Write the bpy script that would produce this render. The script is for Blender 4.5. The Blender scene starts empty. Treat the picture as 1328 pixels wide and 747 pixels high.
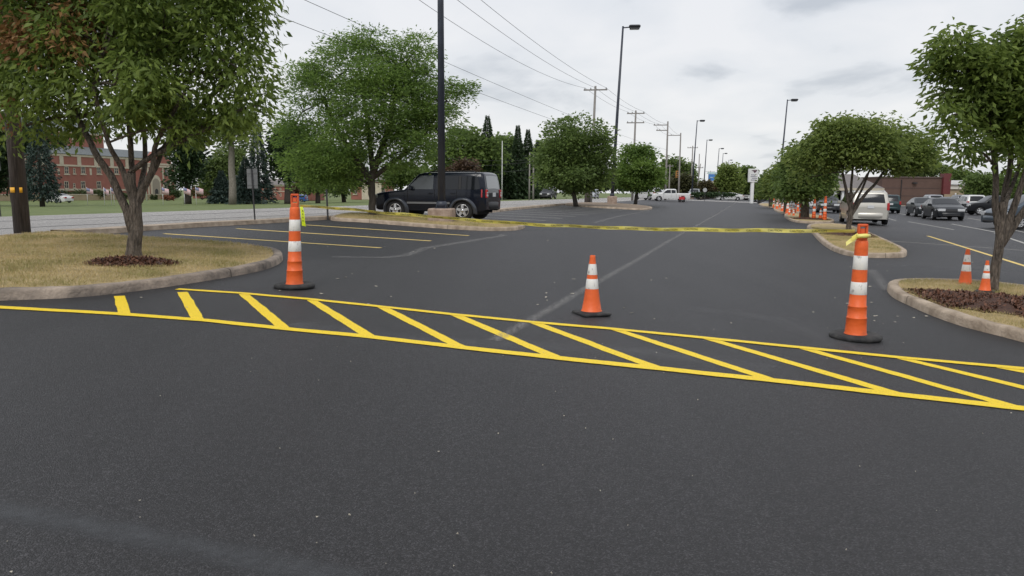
import bpy, bmesh, math, random
import numpy as np
from mathutils import Vector, Matrix, noise
R=math.radians; PI=math.pi
random.seed(7); rng=np.random.default_rng(7)
scene=bpy.context.scene
COL=scene.collection

# ---------------------------------------------------------------- camera model (photo pixels 1328x747)
F=950.0; CX,CY=664.0,373.5; CZ=1.36
PITCH=math.atan(124.5/F); ROLL=R(0.4)
Fw=Vector((0,math.cos(PITCH),-math.sin(PITCH)))
R0=Vector((1,0,0)); U0=Vector((0,math.sin(PITCH),math.cos(PITCH)))
Rt=R0*math.cos(ROLL)+U0*math.sin(ROLL); Up=U0*math.cos(ROLL)-R0*math.sin(ROLL)
CAM=Vector((0,0,CZ))
ANG=R(17.5); DV=Vector((math.sin(ANG),math.cos(ANG),0)); DU=Vector((math.cos(ANG),-math.sin(ANG),0))
KN=[(-3000,-.84),(-90,-.84),(-60,-.45),(-28,.38),(-13.5,.405),(10,-.30),(3000,-.30)]
def uof(x,y): return x*DU.x+y*DU.y
def vof(x,y): return x*DV.x+y*DV.y
def gz(x,y):
    u=uof(x,y)
    for (a,za),(b,zb) in zip(KN,KN[1:]):
        if u<=b: return za+(zb-za)*(u-a)/(b-a)
    return KN[-1][1]
def L(u,v,dz=0):
    p=DU*u+DV*v
    return Vector((p.x,p.y,gz(p.x,p.y)+dz))
def ray(px,py): return Fw+Rt*((px-CX)/F)+Up*((CY-py)/F)
def G(px,py,dz=0):
    d=ray(px,py); z=0.1
    for _ in range(60):
        t=(z-CZ)/d.z; p=CAM+d*t
        zn=gz(p.x,p.y)+dz
        if abs(zn-z)<1e-5: break
        z=z*.3+zn*.7
    t=(z-CZ)/d.z; p=CAM+d*t
    return Vector((p.x,p.y,gz(p.x,p.y)+dz))
def A(px,py,D):
    d=ray(px,py); return CAM+d*(D/d.y)
def at_base(px,D,py=252):
    p=A(px,py,D); return Vector((p.x,p.y,gz(p.x,p.y)))

# ---------------------------------------------------------------- materials
MATS={}
def nd(nt,t,**k):
    n=nt.nodes.new(t)
    for a,b in k.items(): setattr(n,a,b)
    return n
def mat(name,col,rough=.6,metal=0.,spec=.5,var=0.,vscale=5.,col2=None,bump=0.,bscale=40.,coat=0.,
        trans=0.,stretch=None,alpha=1.,detail=6,bdist=.02,thr=None):
    if name in MATS: return MATS[name]
    m=bpy.data.materials.new(name); m.use_nodes=True; nt=m.node_tree
    b=nt.nodes['Principled BSDF']; 
    b.inputs['Roughness'].default_value=rough; b.inputs['Metallic'].default_value=metal
    b.inputs['Specular IOR Level'].default_value=spec; b.inputs['Coat Weight'].default_value=coat
    b.inputs['Transmission Weight'].default_value=trans
    b.inputs['Base Color'].default_value=(*col,1)
    tc=nd(nt,'ShaderNodeTexCoord'); mp=nd(nt,'ShaderNodeMapping')
    if stretch: mp.inputs['Scale'].default_value=stretch
    nt.links.new(tc.outputs['Object'],mp.inputs['Vector'])
    if var or col2:
        n=nd(nt,'ShaderNodeTexNoise'); n.inputs['Scale'].default_value=vscale; n.inputs['Detail'].default_value=detail
        n.inputs['Roughness'].default_value=.62
        nt.links.new(mp.outputs[0],n.inputs['Vector'])
        r=nd(nt,'ShaderNodeValToRGB'); 
        lo,hi=(thr or (.32,.68))
        r.color_ramp.elements[0].position=lo; r.color_ramp.elements[1].position=hi
        c2=col2 or tuple(min(1,c*(1+var)) for c in col)
        c1=col if col2 else tuple(c*(1-var) for c in col)
        r.color_ramp.elements[0].color=(*c1,1); r.color_ramp.elements[1].color=(*c2,1)
        nt.links.new(n.outputs['Fac'],r.inputs['Fac']); nt.links.new(r.outputs['Color'],b.inputs['Base Color'])
    if bump:
        n2=nd(nt,'ShaderNodeTexNoise'); n2.inputs['Scale'].default_value=bscale; n2.inputs['Detail'].default_value=5
        nt.links.new(mp.outputs[0],n2.inputs['Vector'])
        bp=nd(nt,'ShaderNodeBump'); bp.inputs['Strength'].default_value=bump; bp.inputs['Distance'].default_value=bdist
        nt.links.new(n2.outputs['Fac'],bp.inputs['Height']); nt.links.new(bp.outputs['Normal'],b.inputs['Normal'])
    MATS[name]=m; return m

def asphalt_mat(name,base,big,rough=.62,fine=True,patch=.25,spec=.35):
    m=bpy.data.materials.new(name); m.use_nodes=True; nt=m.node_tree; b=nt.nodes['Principled BSDF']
    lk=nt.links.new
    tc=nd(nt,'ShaderNodeTexCoord')
    n1=nd(nt,'ShaderNodeTexNoise'); n1.inputs['Scale'].default_value=.22; n1.inputs['Detail'].default_value=6; n1.inputs['Roughness'].default_value=.6
    n2=nd(nt,'ShaderNodeTexNoise'); n2.inputs['Scale'].default_value=95; n2.inputs['Detail'].default_value=4; n2.inputs['Roughness'].default_value=.7
    v=nd(nt,'ShaderNodeTexVoronoi'); v.inputs['Scale'].default_value=165
    for n in (n1,n2,v): lk(tc.outputs['Object'],n.inputs['Vector'])
    # streaks stretched along the drive direction
    mp=nd(nt,'ShaderNodeMapping'); mp.inputs['Rotation'].default_value=(0,0,ANG); mp.inputs['Scale'].default_value=(1.3,.09,1)
    lk(tc.outputs['Object'],mp.inputs['Vector'])
    n3=nd(nt,'ShaderNodeTexNoise'); n3.inputs['Scale'].default_value=1.; n3.inputs['Detail'].default_value=7
    lk(mp.outputs[0],n3.inputs['Vector'])
    def mm(op,a,bb,c=None):
        x=nd(nt,'ShaderNodeMath',operation=op)
        for i,s in enumerate((a,bb,c)):
            if s is None: continue
            if isinstance(s,(int,float)): x.inputs[i].default_value=s
            else: lk(s,x.inputs[i])
        return x.outputs[0]
    g=mm('MULTIPLY_ADD',n1.outputs['Fac'],patch*2,1-patch)
    g=mm('MULTIPLY',g,mm('MULTIPLY_ADD',n3.outputs['Fac'],patch*2,1-patch))
    sp=nd(nt,'ShaderNodeSeparateColor'); lk(v.outputs['Color'],sp.inputs[0])
    st=mm('MULTIPLY_ADD',mm('POWER',sp.outputs[0],4.),1.9,.66)
    g=mm('MULTIPLY',g,st)
    g=mm('MULTIPLY',g,mm('MULTIPLY_ADD',n2.outputs['Fac'],1.0,.5))
    n4=nd(nt,'ShaderNodeTexNoise'); n4.inputs['Scale'].default_value=26; n4.inputs['Detail'].default_value=5; n4.inputs['Roughness'].default_value=.75
    lk(tc.outputs['Object'],n4.inputs['Vector'])
    g=mm('MULTIPLY',g,mm('MULTIPLY_ADD',n4.outputs['Fac'],1.1,.42))
    hs=nd(nt,'ShaderNodeMix',data_type='RGBA'); hs.blend_type='MULTIPLY'; hs.inputs[0].default_value=1
    hs.inputs[6].default_value=(*base,1)
    cb=nd(nt,'ShaderNodeCombineColor'); 
    for i in range(3): lk(g,cb.inputs[i])
    lk(cb.outputs[0],hs.inputs[7]); lk(hs.outputs[2],b.inputs['Base Color'])
    b.inputs['Roughness'].default_value=rough; b.inputs['Specular IOR Level'].default_value=spec
    bp=nd(nt,'ShaderNodeBump'); bp.inputs['Strength'].default_value=.8; bp.inputs['Distance'].default_value=.008
    h=mm('ADD',n2.outputs['Fac'],mm('MULTIPLY',v.outputs['Distance'],-1.))
    lk(h,bp.inputs['Height']); lk(bp.outputs[0],b.inputs['Normal'])
    return m

def worn_mat(name,col,scale=6,lo=.4,hi=.62,strength=1.,rough=.8,stretch=None):
    """a colour that lies on the pavement with worn, broken edges (thin coat of dust or paint)"""
    m=bpy.data.materials.new(name); m.use_nodes=True; nt=m.node_tree; b=nt.nodes['Principled BSDF']; lk=nt.links.new
    b.inputs['Base Color'].default_value=(*col,1); b.inputs['Roughness'].default_value=rough; b.inputs['Specular IOR Level'].default_value=.3
    tc=nd(nt,'ShaderNodeTexCoord'); mp=nd(nt,'ShaderNodeMapping')
    mp.inputs['Rotation'].default_value=(0,0,ANG)
    if stretch: mp.inputs['Scale'].default_value=stretch
    lk(tc.outputs['Object'],mp.inputs[0])
    n=nd(nt,'ShaderNodeTexNoise'); n.inputs['Scale'].default_value=scale; n.inputs['Detail'].default_value=9; n.inputs['Roughness'].default_value=.68
    lk(mp.outputs[0],n.inputs['Vector'])
    r=nd(nt,'ShaderNodeMapRange'); r.inputs[1].default_value=lo; r.inputs[2].default_value=hi; r.inputs[4].default_value=strength
    lk(n.outputs['Fac'],r.inputs[0])
    at=nd(nt,'ShaderNodeAttribute'); at.attribute_name='edge'
    mu=nd(nt,'ShaderNodeMath',operation='MULTIPLY'); lk(r.outputs[0],mu.inputs[0]); lk(at.outputs['Fac'],mu.inputs[1])
    lk(mu.outputs[0],b.inputs['Alpha'])
    return m

def leaf_mat(name,dark,light,odd=None,trans=.35):
    m=bpy.data.materials.new(name); m.use_nodes=True; nt=m.node_tree; lk=nt.links.new
    b=nt.nodes['Principled BSDF']; out=nt.nodes['Material Output']
    at=nd(nt,'ShaderNodeAttribute'); at.attribute_name='tint'
    r=nd(nt,'ShaderNodeValToRGB'); e=r.color_ramp.elements
    e[0].color=(*dark,1); e[0].position=0; e[1].color=(*light,1); e[1].position=.93
    if odd:
        x=e.new(.945); x.color=(*odd,1)
    lk(at.outputs['Fac'],r.inputs[0]); lk(r.outputs[0],b.inputs['Base Color'])
    b.inputs['Roughness'].default_value=.5; b.inputs['Specular IOR Level'].default_value=.35
    t=nd(nt,'ShaderNodeBsdfTranslucent'); mx=nd(nt,'ShaderNodeMixShader'); mx.inputs[0].default_value=trans
    lk(r.outputs[0],t.inputs[0]); lk(b.outputs[0],mx.inputs[1]); lk(t.outputs[0],mx.inputs[2]); lk(mx.outputs[0],out.inputs[0])
    return m

def band_mat(name,c1,c2,axis,scale,rough=.8,duty=.5,mortar=False):
    m=bpy.data.materials.new(name); m.use_nodes=True; nt=m.node_tree; lk=nt.links.new; b=nt.nodes['Principled BSDF']
    b.inputs['Roughness'].default_value=rough
    tc=nd(nt,'ShaderNodeTexCoord')
    w=nd(nt,'ShaderNodeTexWave',wave_type='BANDS',bands_direction=axis); w.inputs['Scale'].default_value=scale
    lk(tc.outputs['Object'],w.inputs[0])
    r=nd(nt,'ShaderNodeValToRGB'); r.color_ramp.elements[0].position=duty-.02; r.color_ramp.elements[1].position=duty+.02
    r.color_ramp.elements[0].color=(*c1,1); r.color_ramp.elements[1].color=(*c2,1)
    lk(w.outputs[1],r.inputs[0]); 
    n=nd(nt,'ShaderNodeTexNoise'); n.inputs['Scale'].default_value=1.2; n.inputs['Detail'].default_value=6; lk(tc.outputs['Object'],n.inputs[0])
    mx=nd(nt,'ShaderNodeMix',data_type='RGBA'); mx.blend_type='MULTIPLY'; mx.inputs[0].default_value=.45
    lk(r.outputs[0],mx.inputs[6]); lk(n.outputs['Color'],mx.inputs[7]); 
    r2=nd(nt,'ShaderNodeMapRange'); r2.inputs[3].default_value=.55; r2.inputs[4].default_value=1.45
    lk(n.outputs['Fac'],r2.inputs[0]); cc=nd(nt,'ShaderNodeCombineColor')
    for i in range(3): lk(r2.outputs[0],cc.inputs[i])
    lk(cc.outputs[0],mx.inputs[7]); lk(mx.outputs[2],b.inputs['Base Color'])
    return m

M_ASPH=asphalt_mat('fresh_asphalt',(.0305,.0293,.0315),1,rough=.56,patch=.30,spec=.42)
M_ROAD=asphalt_mat('old_road',(.33,.315,.30),1,rough=.8,patch=.14)
M_GND=mat('lawn_grass',(.075,.11,.026),.95,col2=(.16,.19,.06),vscale=.6,bump=.5,bscale=30,detail=10)
M_DRY=mat('dry_turf',(.24,.185,.085),.95,col2=(.50,.38,.20),vscale=3.,bump=.6,bscale=60,detail=9)
M_MULCH=mat('mulch',(.035,.018,.012),.95,col2=(.11,.05,.032),vscale=30,bump=1.,bscale=60,detail=8)
M_KERB=mat('kerb_concrete',(.23,.175,.125),.9,col2=(.53,.43,.33),vscale=3.2,bump=.7,bscale=35,detail=11)
M_KERBD=mat('kerb_dirty',(.09,.078,.068),.9,col2=(.42,.34,.27),vscale=2.6,bump=.8,bscale=30,detail=11)
M_YEL=mat('yellow_paint',(.90,.64,.015),.6,col2=(.50,.35,.03),vscale=75,bump=.8,bscale=130,bdist=.006,detail=6,thr=(.52,.72))
M_YELW=worn_mat('yellow_paint_old',(.78,.58,.20),scale=30,lo=.25,hi=.45,strength=.95)
M_WHTW=worn_mat('white_paint_old',(.62,.60,.55),scale=20,lo=.25,hi=.55,strength=.85)
M_DUST=worn_mat('dust_streak',(.30,.29,.28),scale=9,lo=.30,hi=.68,strength=.6,stretch=(3,.35,1))
M_DUST2=worn_mat('dust_film',(.16,.16,.165),scale=3,lo=.3,hi=.75,strength=.5,stretch=(2,.6,1))
M_DUST3=worn_mat('seam_film',(.095,.099,.105),scale=10,lo=.2,hi=.6,strength=.62)
M_ORANGE=mat('cone_orange',(.78,.125,.02),.5,col2=(.50,.085,.025),vscale=7,bump=.2,bscale=25,detail=11,thr=(.5,.78))
M_ORANGEF=mat('cone_orange_faded',(.60,.075,.015),.55,col2=(.74,.15,.04),vscale=12,detail=7)
M_REFL=mat('reflective_white',(.78,.77,.74),.4,col2=(.22,.21,.20),vscale=17,detail=11,thr=(.56,.72),stretch=(1.5,1.5,.7))
M_RUB=mat('black_rubber',(.014,.014,.015),.75,col2=(.07,.067,.062),vscale=9,thr=(.42,.8),detail=9,bump=.4,bscale=50)
M_TAPE=mat('tape_yellow',(.82,.72,.10),.35,col2=(.86,.80,.32),vscale=7)
M_BLK=mat('black_print',(.02,.02,.02),.5)
M_TAG=mat('tag_yellow_green',(.62,.76,.02),.4,var=.1,vscale=20)
M_POLE=mat('pole_dark_paint',(.032,.038,.055),.45,spec=.5,var=.25,vscale=2.5)
M_BRONZE=mat('lamp_dark',(.02,.021,.025),.4)
M_LENS=mat('lamp_glass',(.35,.36,.38),.2)
M_BASE=mat('base_concrete',(.24,.17,.13),.9,col2=(.42,.33,.27),vscale=6,bump=.6,bscale=40)
M_WOOD=mat('utility_wood',(.035,.027,.023),.9,col2=(.10,.08,.068),vscale=5,stretch=(6,6,.5),bump=.8,bscale=12)
M_WOODG=mat('grey_wood',(.16,.15,.14),.9,col2=(.30,.28,.26),vscale=5,stretch=(6,6,.5))
M_BARK=mat('bark',(.035,.028,.022),.92,col2=(.24,.195,.155),vscale=10,stretch=(3.2,3.2,.55),bump=1.,bscale=16,bdist=.10,detail=9)
M_BARK2=mat('bark_dark',(.03,.026,.022),.92,col2=(.08,.068,.055),vscale=9,stretch=(2,2,.5),bump=.8,bscale=22)
M_BARK3=mat('bark_grey',(.13,.115,.095),.92,col2=(.26,.235,.20),vscale=6,stretch=(2,2,.5))
M_LPEAR=leaf_mat('pear_leaves',(.085,.14,.034),(.30,.39,.085),trans=.55)
M_LRED=leaf_mat('dying_leaves',(.20,.075,.035),(.32,.19,.07),trans=.3)
M_LLOC=leaf_mat('locust_leaves',(.09,.165,.042),(.27,.39,.085),trans=.55)
M_LROW=leaf_mat('row_leaves',(.11,.165,.045),(.34,.42,.11),trans=.55)
M_LDARK=leaf_mat('dark_leaves',(.020,.042,.018),(.060,.100,.036),trans=.25)
M_LMID=leaf_mat('mid_leaves',(.08,.13,.04),(.23,.32,.085),trans=.5)
M_LLITE=leaf_mat('light_leaves',(.08,.13,.04),(.25,.32,.10),trans=.35)
M_LSPR=leaf_mat('spruce_needles',(.022,.042,.034),(.07,.105,.085),trans=.1)
M_LREDB=leaf_mat('purple_leaves',(.05,.028,.02),(.12,.075,.04),trans=.2)
M_BRICK=band_mat('red_brick',(.27,.105,.078),(.34,.14,.11),'Z',3.2,.9,.4)
M_BRICKD=band_mat('brown_brick',(.088,.052,.042),(.12,.075,.06),'Z',3.0,.9,.35)
M_CREAM=mat('cream_stone',(.52,.46,.36),.85,var=.12,vscale=1.5)
M_TAN=mat('tan_stucco',(.36,.28,.185),.9,var=.1,vscale=1)
M_SLATE=mat('slate_roof',(.10,.115,.12),.8,col2=(.19,.205,.21),vscale=3,stretch=(1,1,5))
M_SHING=mat('shingle_roof',(.13,.115,.11),.9,col2=(.22,.20,.19),vscale=4,stretch=(1,1,5))
M_SIGNG=mat('sign_back',(.20,.205,.205),.5,metal=.3,var=.15,vscale=5)
M_WHITE=mat('white_paint',(.75,.75,.74),.5,var=.06,vscale=2)
M_REDP=mat('red_panel',(.13,.03,.032),.5,var=.1,vscale=2)
M_BLUEP=mat('blue_panel',(.07,.22,.55),.4)
M_TEAL=mat('pale_teal',(.45,.62,.62),.4)
M_WINB=mat('building_glass',(.035,.04,.045),.15,spec=.7)
M_GLASS=mat('car_glass',(.012,.014,.017),.08,spec=.45)
M_GLASSD=mat('car_glass_grey',(.085,.095,.10),.1,spec=.6)
M_GLASSL=mat('car_glass_light',(.22,.235,.24),.1,spec=.8)
M_TYRE=mat('tyre',(.018,.018,.019),.85)
M_RIM=mat('alloy',(.62,.62,.63),.25,metal=.85)
M_RIMD=mat('wheel_dark',(.03,.03,.032),.5)
M_TRIM=mat('black_trim',(.022,.022,.024),.55)
M_UNDER=mat('underbody',(.008,.008,.008),.9)
M_CHROME=mat('chrome',(.7,.7,.7),.2,metal=.9)
M_TAILL=mat('tail_lamp',(.42,.012,.015),.15,spec=.8)
M_CLEAR=mat('clear_lamp',(.62,.63,.64),.1,spec=.9)
M_PLATE=mat('plate_white',(.6,.61,.62),.4)
M_HEDGE=leaf_mat('hedge_leaves',(.028,.048,.018),(.09,.12,.04),trans=.2)
M_WIRE=mat('wire',(.05,.05,.055),.6)

# ---------------------------------------------------------------- builders
class MB:
    def __init__(s): s.v=[]; s.f=[]; s.sm=[]
    def add(s,vs,fs,smooth=False):
        o=len(s.v); s.v+= [tuple(v) for v in vs]; s.f+=[tuple(i+o for i in f) for f in fs]; s.sm+=[smooth]*len(fs); return s
    def box(s,c,d,rot=0,bev=0.0,M=None):
        cx,cy,cz=c; x,y,z=d[0]/2,d[1]/2,d[2]/2
        if bev<=0:
            vs=[(a*x,b*y,e*z) for a in(-1,1) for b in(-1,1) for e in(-1,1)]
            fs=[(0,1,3,2),(4,6,7,5),(0,4,5,1),(2,3,7,6),(0,2,6,4),(1,5,7,3)]
        else:
            b=min(bev,x*.9,y*.9,z*.9); vs=[]; fs=[]
            # rounded in plan + chamfered top/bottom
            ring=[(x,-y+b),(x,y-b),(x-b,y),(-x+b,y),(-x,y-b),(-x,-y+b),(-x+b,-y),(x-b,-y)]
            def inner(q,k): return (q[0]*(1-k/x),q[1]*(1-k/y))
            lv=[( -z,b*.7),(-z+b*.7,0),(z-b*.7,0),(z,b*.7)]
            for zz,k in lv:
                for q in ring:
                    p=inner(q,k); vs.append((p[0],p[1],zz))
            for i in range(3):
                for j in range(8):
                    fs.append((i*8+j,i*8+(j+1)%8,(i+1)*8+(j+1)%8,(i+1)*8+j))
            fs.append(tuple(range(7,-1,-1))); fs.append(tuple(range(24,32)))
        c_,s_=math.cos(rot),math.sin(rot)
        out=[]
        for v in vs:
            p=Vector((v[0]*c_-v[1]*s_,v[0]*s_+v[1]*c_,v[2]))
            if M: p=M@p
            out.append((p.x+cx,p.y+cy,p.z+cz))
        return s.add(out,fs)
    def tube(s,pts,rad,n=10,caps=True,smooth=True,sq=False):
        pts=[Vector(p) for p in pts]
        if not hasattr(rad,'__len__'): rad=[rad]*len(pts)
        vs=[];fs=[]; ref=None
        for i,p in enumerate(pts):
            t=(pts[min(i+1,len(pts)-1)]-pts[max(i-1,0)])
            if t.length<1e-9: t=Vector((0,0,1))
            t.normalize()
            if ref is None:
                ref=Vector((1,0,0)) if abs(t.x)<.9 else Vector((0,1,0))
            a=(ref-t*ref.dot(t)).normalized(); b=t.cross(a); ref=a
            for k in range(n):
                an=2*PI*(k+.5)/n
                vs.append(p+(a*math.cos(an)+b*math.sin(an))*rad[i])
        for i in range(len(pts)-1):
            for k in range(n):
                fs.append((i*n+k,i*n+(k+1)%n,(i+1)*n+(k+1)%n,(i+1)*n+k))
        s.add(vs,fs,smooth)
        if caps:
            o=len(s.v)-len(vs)
            s.f.append(tuple(o+k for k in range(n-1,-1,-1))); s.sm.append(False)
            s.f.append(tuple(o+(len(pts)-1)*n+k for k in range(n))); s.sm.append(False)
        return s
    def lathe(s,prof,n=28,c=(0,0,0),axis='Z',capb=True,capt=True,smooth=True,jit=0,lean=(0,0)):
        vs=[];fs=[]
        for (r,z) in prof:
            for k in range(n):
                an=2*PI*k/n; x,y=r*math.cos(an),r*math.sin(an)
                if axis=='Z': p=(x+lean[0]*z,y+lean[1]*z,z)
                elif axis=='Y': p=(x,z,-y)
                else: p=(z,x,y)
                vs.append((p[0]+c[0],p[1]+c[1],p[2]+c[2]))
        m=len(prof)
        for i in range(m-1):
            for k in range(n): fs.append((i*n+k,i*n+(k+1)%n,(i+1)*n+(k+1)%n,(i+1)*n+k))
        s.add(vs,fs,smooth); o=len(s.v)-len(vs)
        if capb: s.f.append(tuple(o+k for k in range(n-1,-1,-1))); s.sm.append(False)
        if capt: s.f.append(tuple(o+(m-1)*n+k for k in range(n))); s.sm.append(False)
        return s
    def grid(s,rows,smooth=True):
        n=len(rows[0]); vs=[p for r in rows for p in r]; fs=[]
        for i in range(len(rows)-1):
            for j in range(n-1): fs.append((i*n+j,i*n+j+1,(i+1)*n+j+1,(i+1)*n+j))
        return s.add(vs,fs,smooth)
    def prism(s,poly,z0,z1):
        n=len(poly); vs=[(x,y,z0) for x,y in poly]+[(x,y,z1) for x,y in poly]
        fs=[tuple(range(n-1,-1,-1)),tuple(range(n,2*n))]+[(i,(i+1)%n,n+(i+1)%n,n+i) for i in range(n)]
        return s.add(vs,fs)
    def build(s,name,m,parent=None,solid=0,smooth_all=None):
        me=bpy.data.meshes.new(name); me.from_pydata(s.v,[],s.f); me.materials.append(m)
        me.polygons.foreach_set('use_smooth',s.sm if smooth_all is None else [smooth_all]*len(s.f)); me.update()
        bm=bmesh.new(); bm.from_mesh(me); bmesh.ops.recalc_face_normals(bm,faces=bm.faces); bm.to_mesh(me); bm.free()
        o=bpy.data.objects.new(name,me); COL.objects.link(o)
        if parent: o.parent=parent
        if solid:
            md=o.modifiers.new('thick','SOLIDIFY'); md.thickness=solid; md.offset=0
        return o
def tag(o,label=None,cat=None,group=None,kind=None):
    if label: o['label']=label
    if cat: o['category']=cat
    if group: o['group']=group
    if kind: o['kind']=kind
    return o
def thing(name,loc,rz=0,label=None,cat=None,group=None,scale=1):
    o=bpy.data.objects.new(name,None); o.empty_display_size=.2; COL.objects.link(o)
    o.location=loc; o.rotation_euler=(0,0,rz); o.scale=(scale,)*3
    return tag(o,label,cat,group)
def kids(o): return [c for c in bpy.data.objects if c.parent==o]
def copy_tree(o,parent=None):
    ch=kids(o)
    c=o.copy(); COL.objects.link(c); c.parent=parent
    for k in ch: copy_tree(k,c)
    return c

# ---------------------------------------------------------------- ground sheets
def sheet(poly,dz,name,m,kind='structure',thick=0):
    """flat polygon (world xy) laid on the terrain, cut at the terrain's creases"""
    bm=bmesh.new(); vs=[bm.verts.new((p[0],p[1],0)) for p in poly]; f=bm.faces.new(vs)
    bmesh.ops.triangulate(bm,faces=[f])
    for u,_ in KN[1:-1]:
        bmesh.ops.bisect_plane(bm,geom=bm.verts[:]+bm.edges[:]+bm.faces[:],plane_co=DU*u,plane_no=DU)
    for v in bm.verts: v.co.z=gz(v.co.x,v.co.y)+dz
    bmesh.ops.recalc_face_normals(bm,faces=bm.faces)
    if bm.faces and sum(f.normal.z for f in bm.faces)<0: bmesh.ops.reverse_faces(bm,faces=bm.faces)
    me=bpy.data.meshes.new(name); bm.to_mesh(me); bm.free(); me.materials.append(m)
    o=bpy.data.objects.new(name,me); COL.objects.link(o)
    if kind: o['kind']=kind
    return o
def uvpoly(u0,u1,v0,v1): return [(L(u,v).x,L(u,v).y) for u,v in ((u0,v0),(u1,v0),(u1,v1),(u0,v1))]
sheet(uvpoly(-2500,2500,-300,3000),-.06,'ground',M_GND)
sheet(uvpoly(-13.4,75,-25,118),0,'parking_lot',M_ASPH)
sheet(uvpoly(-25,-13.4,-120,900),-.012,'street',M_ROAD)
sheet(uvpoly(-13.4,60,118,131),-.004,'cross_road',M_ROAD)
sheet(uvpoly(-13.4,90,131,330),-.008,'far_parking_lot',mat('far_asphalt',(.10,.10,.105),.8,var=.1,vscale=.3))
# dark lane lines of the street
for u in (-17.2,-21.2):
    sheet(uvpoly(u-.06,u+.06,-60,300),-.007,'street_joint',mat('joint_tar',(.05,.05,.05),.8))

def catmull(pts,n=6,closed=True):
    out=[]; m=len(pts)
    rngi=range(m) if closed else range(m-1)
    for i in rngi:
        P=[Vector(pts[(i+k)%m] if closed else pts[min(max(i+k,0),m-1)]) for k in (-1,0,1,2)]
        for j in range(n):
            t=j/n
            out.append(.5*((2*P[1])+(P[2]-P[0])*t+(2*P[0]-5*P[1]+4*P[2]-P[3])*t*t+(3*P[1]-P[0]-3*P[2]+P[3])*t**3))
    if not closed: out.append(Vector(pts[-1]))
    return out
def area(p): return .5*sum(p[i][0]*p[(i+1)%len(p)][1]-p[(i+1)%len(p)][0]*p[i][1] for i in range(len(p)))
def inset(p,d):
    n=len(p); out=[]
    sg=1 if area(p)>0 else -1
    for i in range(n):
        a=Vector(p[i-1][:2]);b=Vector(p[i][:2]);c=Vector(p[(i+1)%n][:2])
        e1=(b-a).normalized() if (b-a).length>1e-6 else (c-b).normalized(); e2=(c-b).normalized() if (c-b).length>1e-6 else e1
        nn=Vector((-(e1+e2).y,(e1+e2).x))
        if nn.length<1e-6: nn=Vector((-e1.y,e1.x))
        nn.normalize(); out.append(b+nn*d*sg)
    return out
def inside(p,x,y):
    c=False;n=len(p)
    for i in range(n):
        x1,y1=p[i][0],p[i][1];x2,y2=p[i-1][0],p[i-1][1]
        if (y1>y)!=(y2>y) and x<(x2-x1)*(y-y1)/(y2-y1)+x1: c=not c
    return c
def resample(pw,step):
    out=[];n=len(pw)
    for i in range(n):
        a,b=pw[i],pw[(i+1)%n]; k=max(1,int((b-a).length/step))
        for j in range(k): out.append(a+(b-a)*j/k)
    return out
def island(pxs,m_kerb=M_KERB,w=.15,h=.112,smooth=5,world=None):
    pts=catmull([(a,b) for a,b in pxs],smooth) if not world else None
    pw=[G(p[0],p[1]).to_2d() for p in pts] if not world else [Vector(q) for q in world]
    pw=resample(pw,.5)
    prof=[(-.0,-.03),(.008,h*.72),(.024,h*.95),(.05,h),(w-.03,h),(w,h-.02),(w,0)]
    rings=[inset(pw,d) if d>0 else pw for d,_ in prof]
    mb=MB(); rows=[]
    jl=[]
    for k,(d,z) in enumerate(prof):
        r=[]
        for i,p in enumerate(rings[k]):
            q=Vector((p.x,p.y,0)); nz=noise.noise(Vector((p.x*1.3,p.y*1.3,k*.2)))*.012 + noise.noise(Vector((p.x*6,p.y*6,k)))*.006
            r.append((p.x+nz*.6,p.y+nz*.6,gz(p.x,p.y)+z+nz*(1 if 0<k<6 else 0)))
        r.append(r[0]); rows.append(r)
    mb.grid(rows); o=mb.build('island_kerb',m_kerb); o['kind']='structure'
    inn=inset(pw,w)
    # cast joints between the kerb stones
    jb=MB(); acc=1.4; npw=len(pw)
    for i in range(npw):
        a_,b_=pw[i],pw[(i+1)%npw]; acc+=(b_-a_).length
        if acc>3.0:
            acc=0; t_=(b_-a_).normalized()*.006
            r0=[(rings[k][i].x-t_.x,rings[k][i].y-t_.y,rows[k][i][2]+.003) for k in range(len(prof)-1)]
            r1=[(rings[k][i].x+t_.x,rings[k][i].y+t_.y,rows[k][i][2]+.003) for k in range(len(prof)-1)]
            n_=((rings[0][i]-rings[3][i]).normalized()*.004)
            jb.grid([[(x+n_.x,y+n_.y,z) for x,y,z in r0],[(x+n_.x,y+n_.y,z) for x,y,z in r1]],False)
    if jb.v: jo=jb.build('kerb_joint',mat('joint_dark',(.05,.042,.035),.95)); jo['kind']='structure'
    return pw,inn
L1=[(-260,402),(-120,396),(0,390),(80,387),(150,381),(225,371),(300,359),(345,349.5),(364,341),(366,334),(352,327.5),(310,321.5),(250,317.5),(190,313),(130,309.5),(86,306),(40,308),(0,312),(-120,325),(-260,342)]
L2=[(430,286),(470,288.5),(520,292.5),(580,297),(630,299.5),(667,299),(681,295.5),(672,292.5),(640,289.6),(590,286),(540,283),(500,280.5),(470,279.5),(440,281)]
R1=[(1150,376),(1158,386),(1180,397),(1210,410),(1250,424),(1300,437),(1370,455),(1460,476),(1490,440),(1450,400),(1380,385),(1320,377),(1270,372),(1220,369.5),(1180,369),(1158,370.5)]
R2=[(1046,297),(1053,303),(1063,314),(1077,324),(1096,331),(1120,334),(1165,334.5),(1176,331.5),(1172,326),(1148,314),(1120,301),(1100,294.5),(1075,292.3),(1052,293)]
R3=[(1017,281),(1022,285),(1032,288.5),(1055,290),(1076,290),(1082,287.5),(1072,283.5),(1056,280),(1036,278.3),(1020,278.8)]
R4=[(1003,271.5),(1009,275.5),(1018,278),(1032,277.5),(1042,276),(1038,273),(1022,270.5),(1008,270)]
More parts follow.
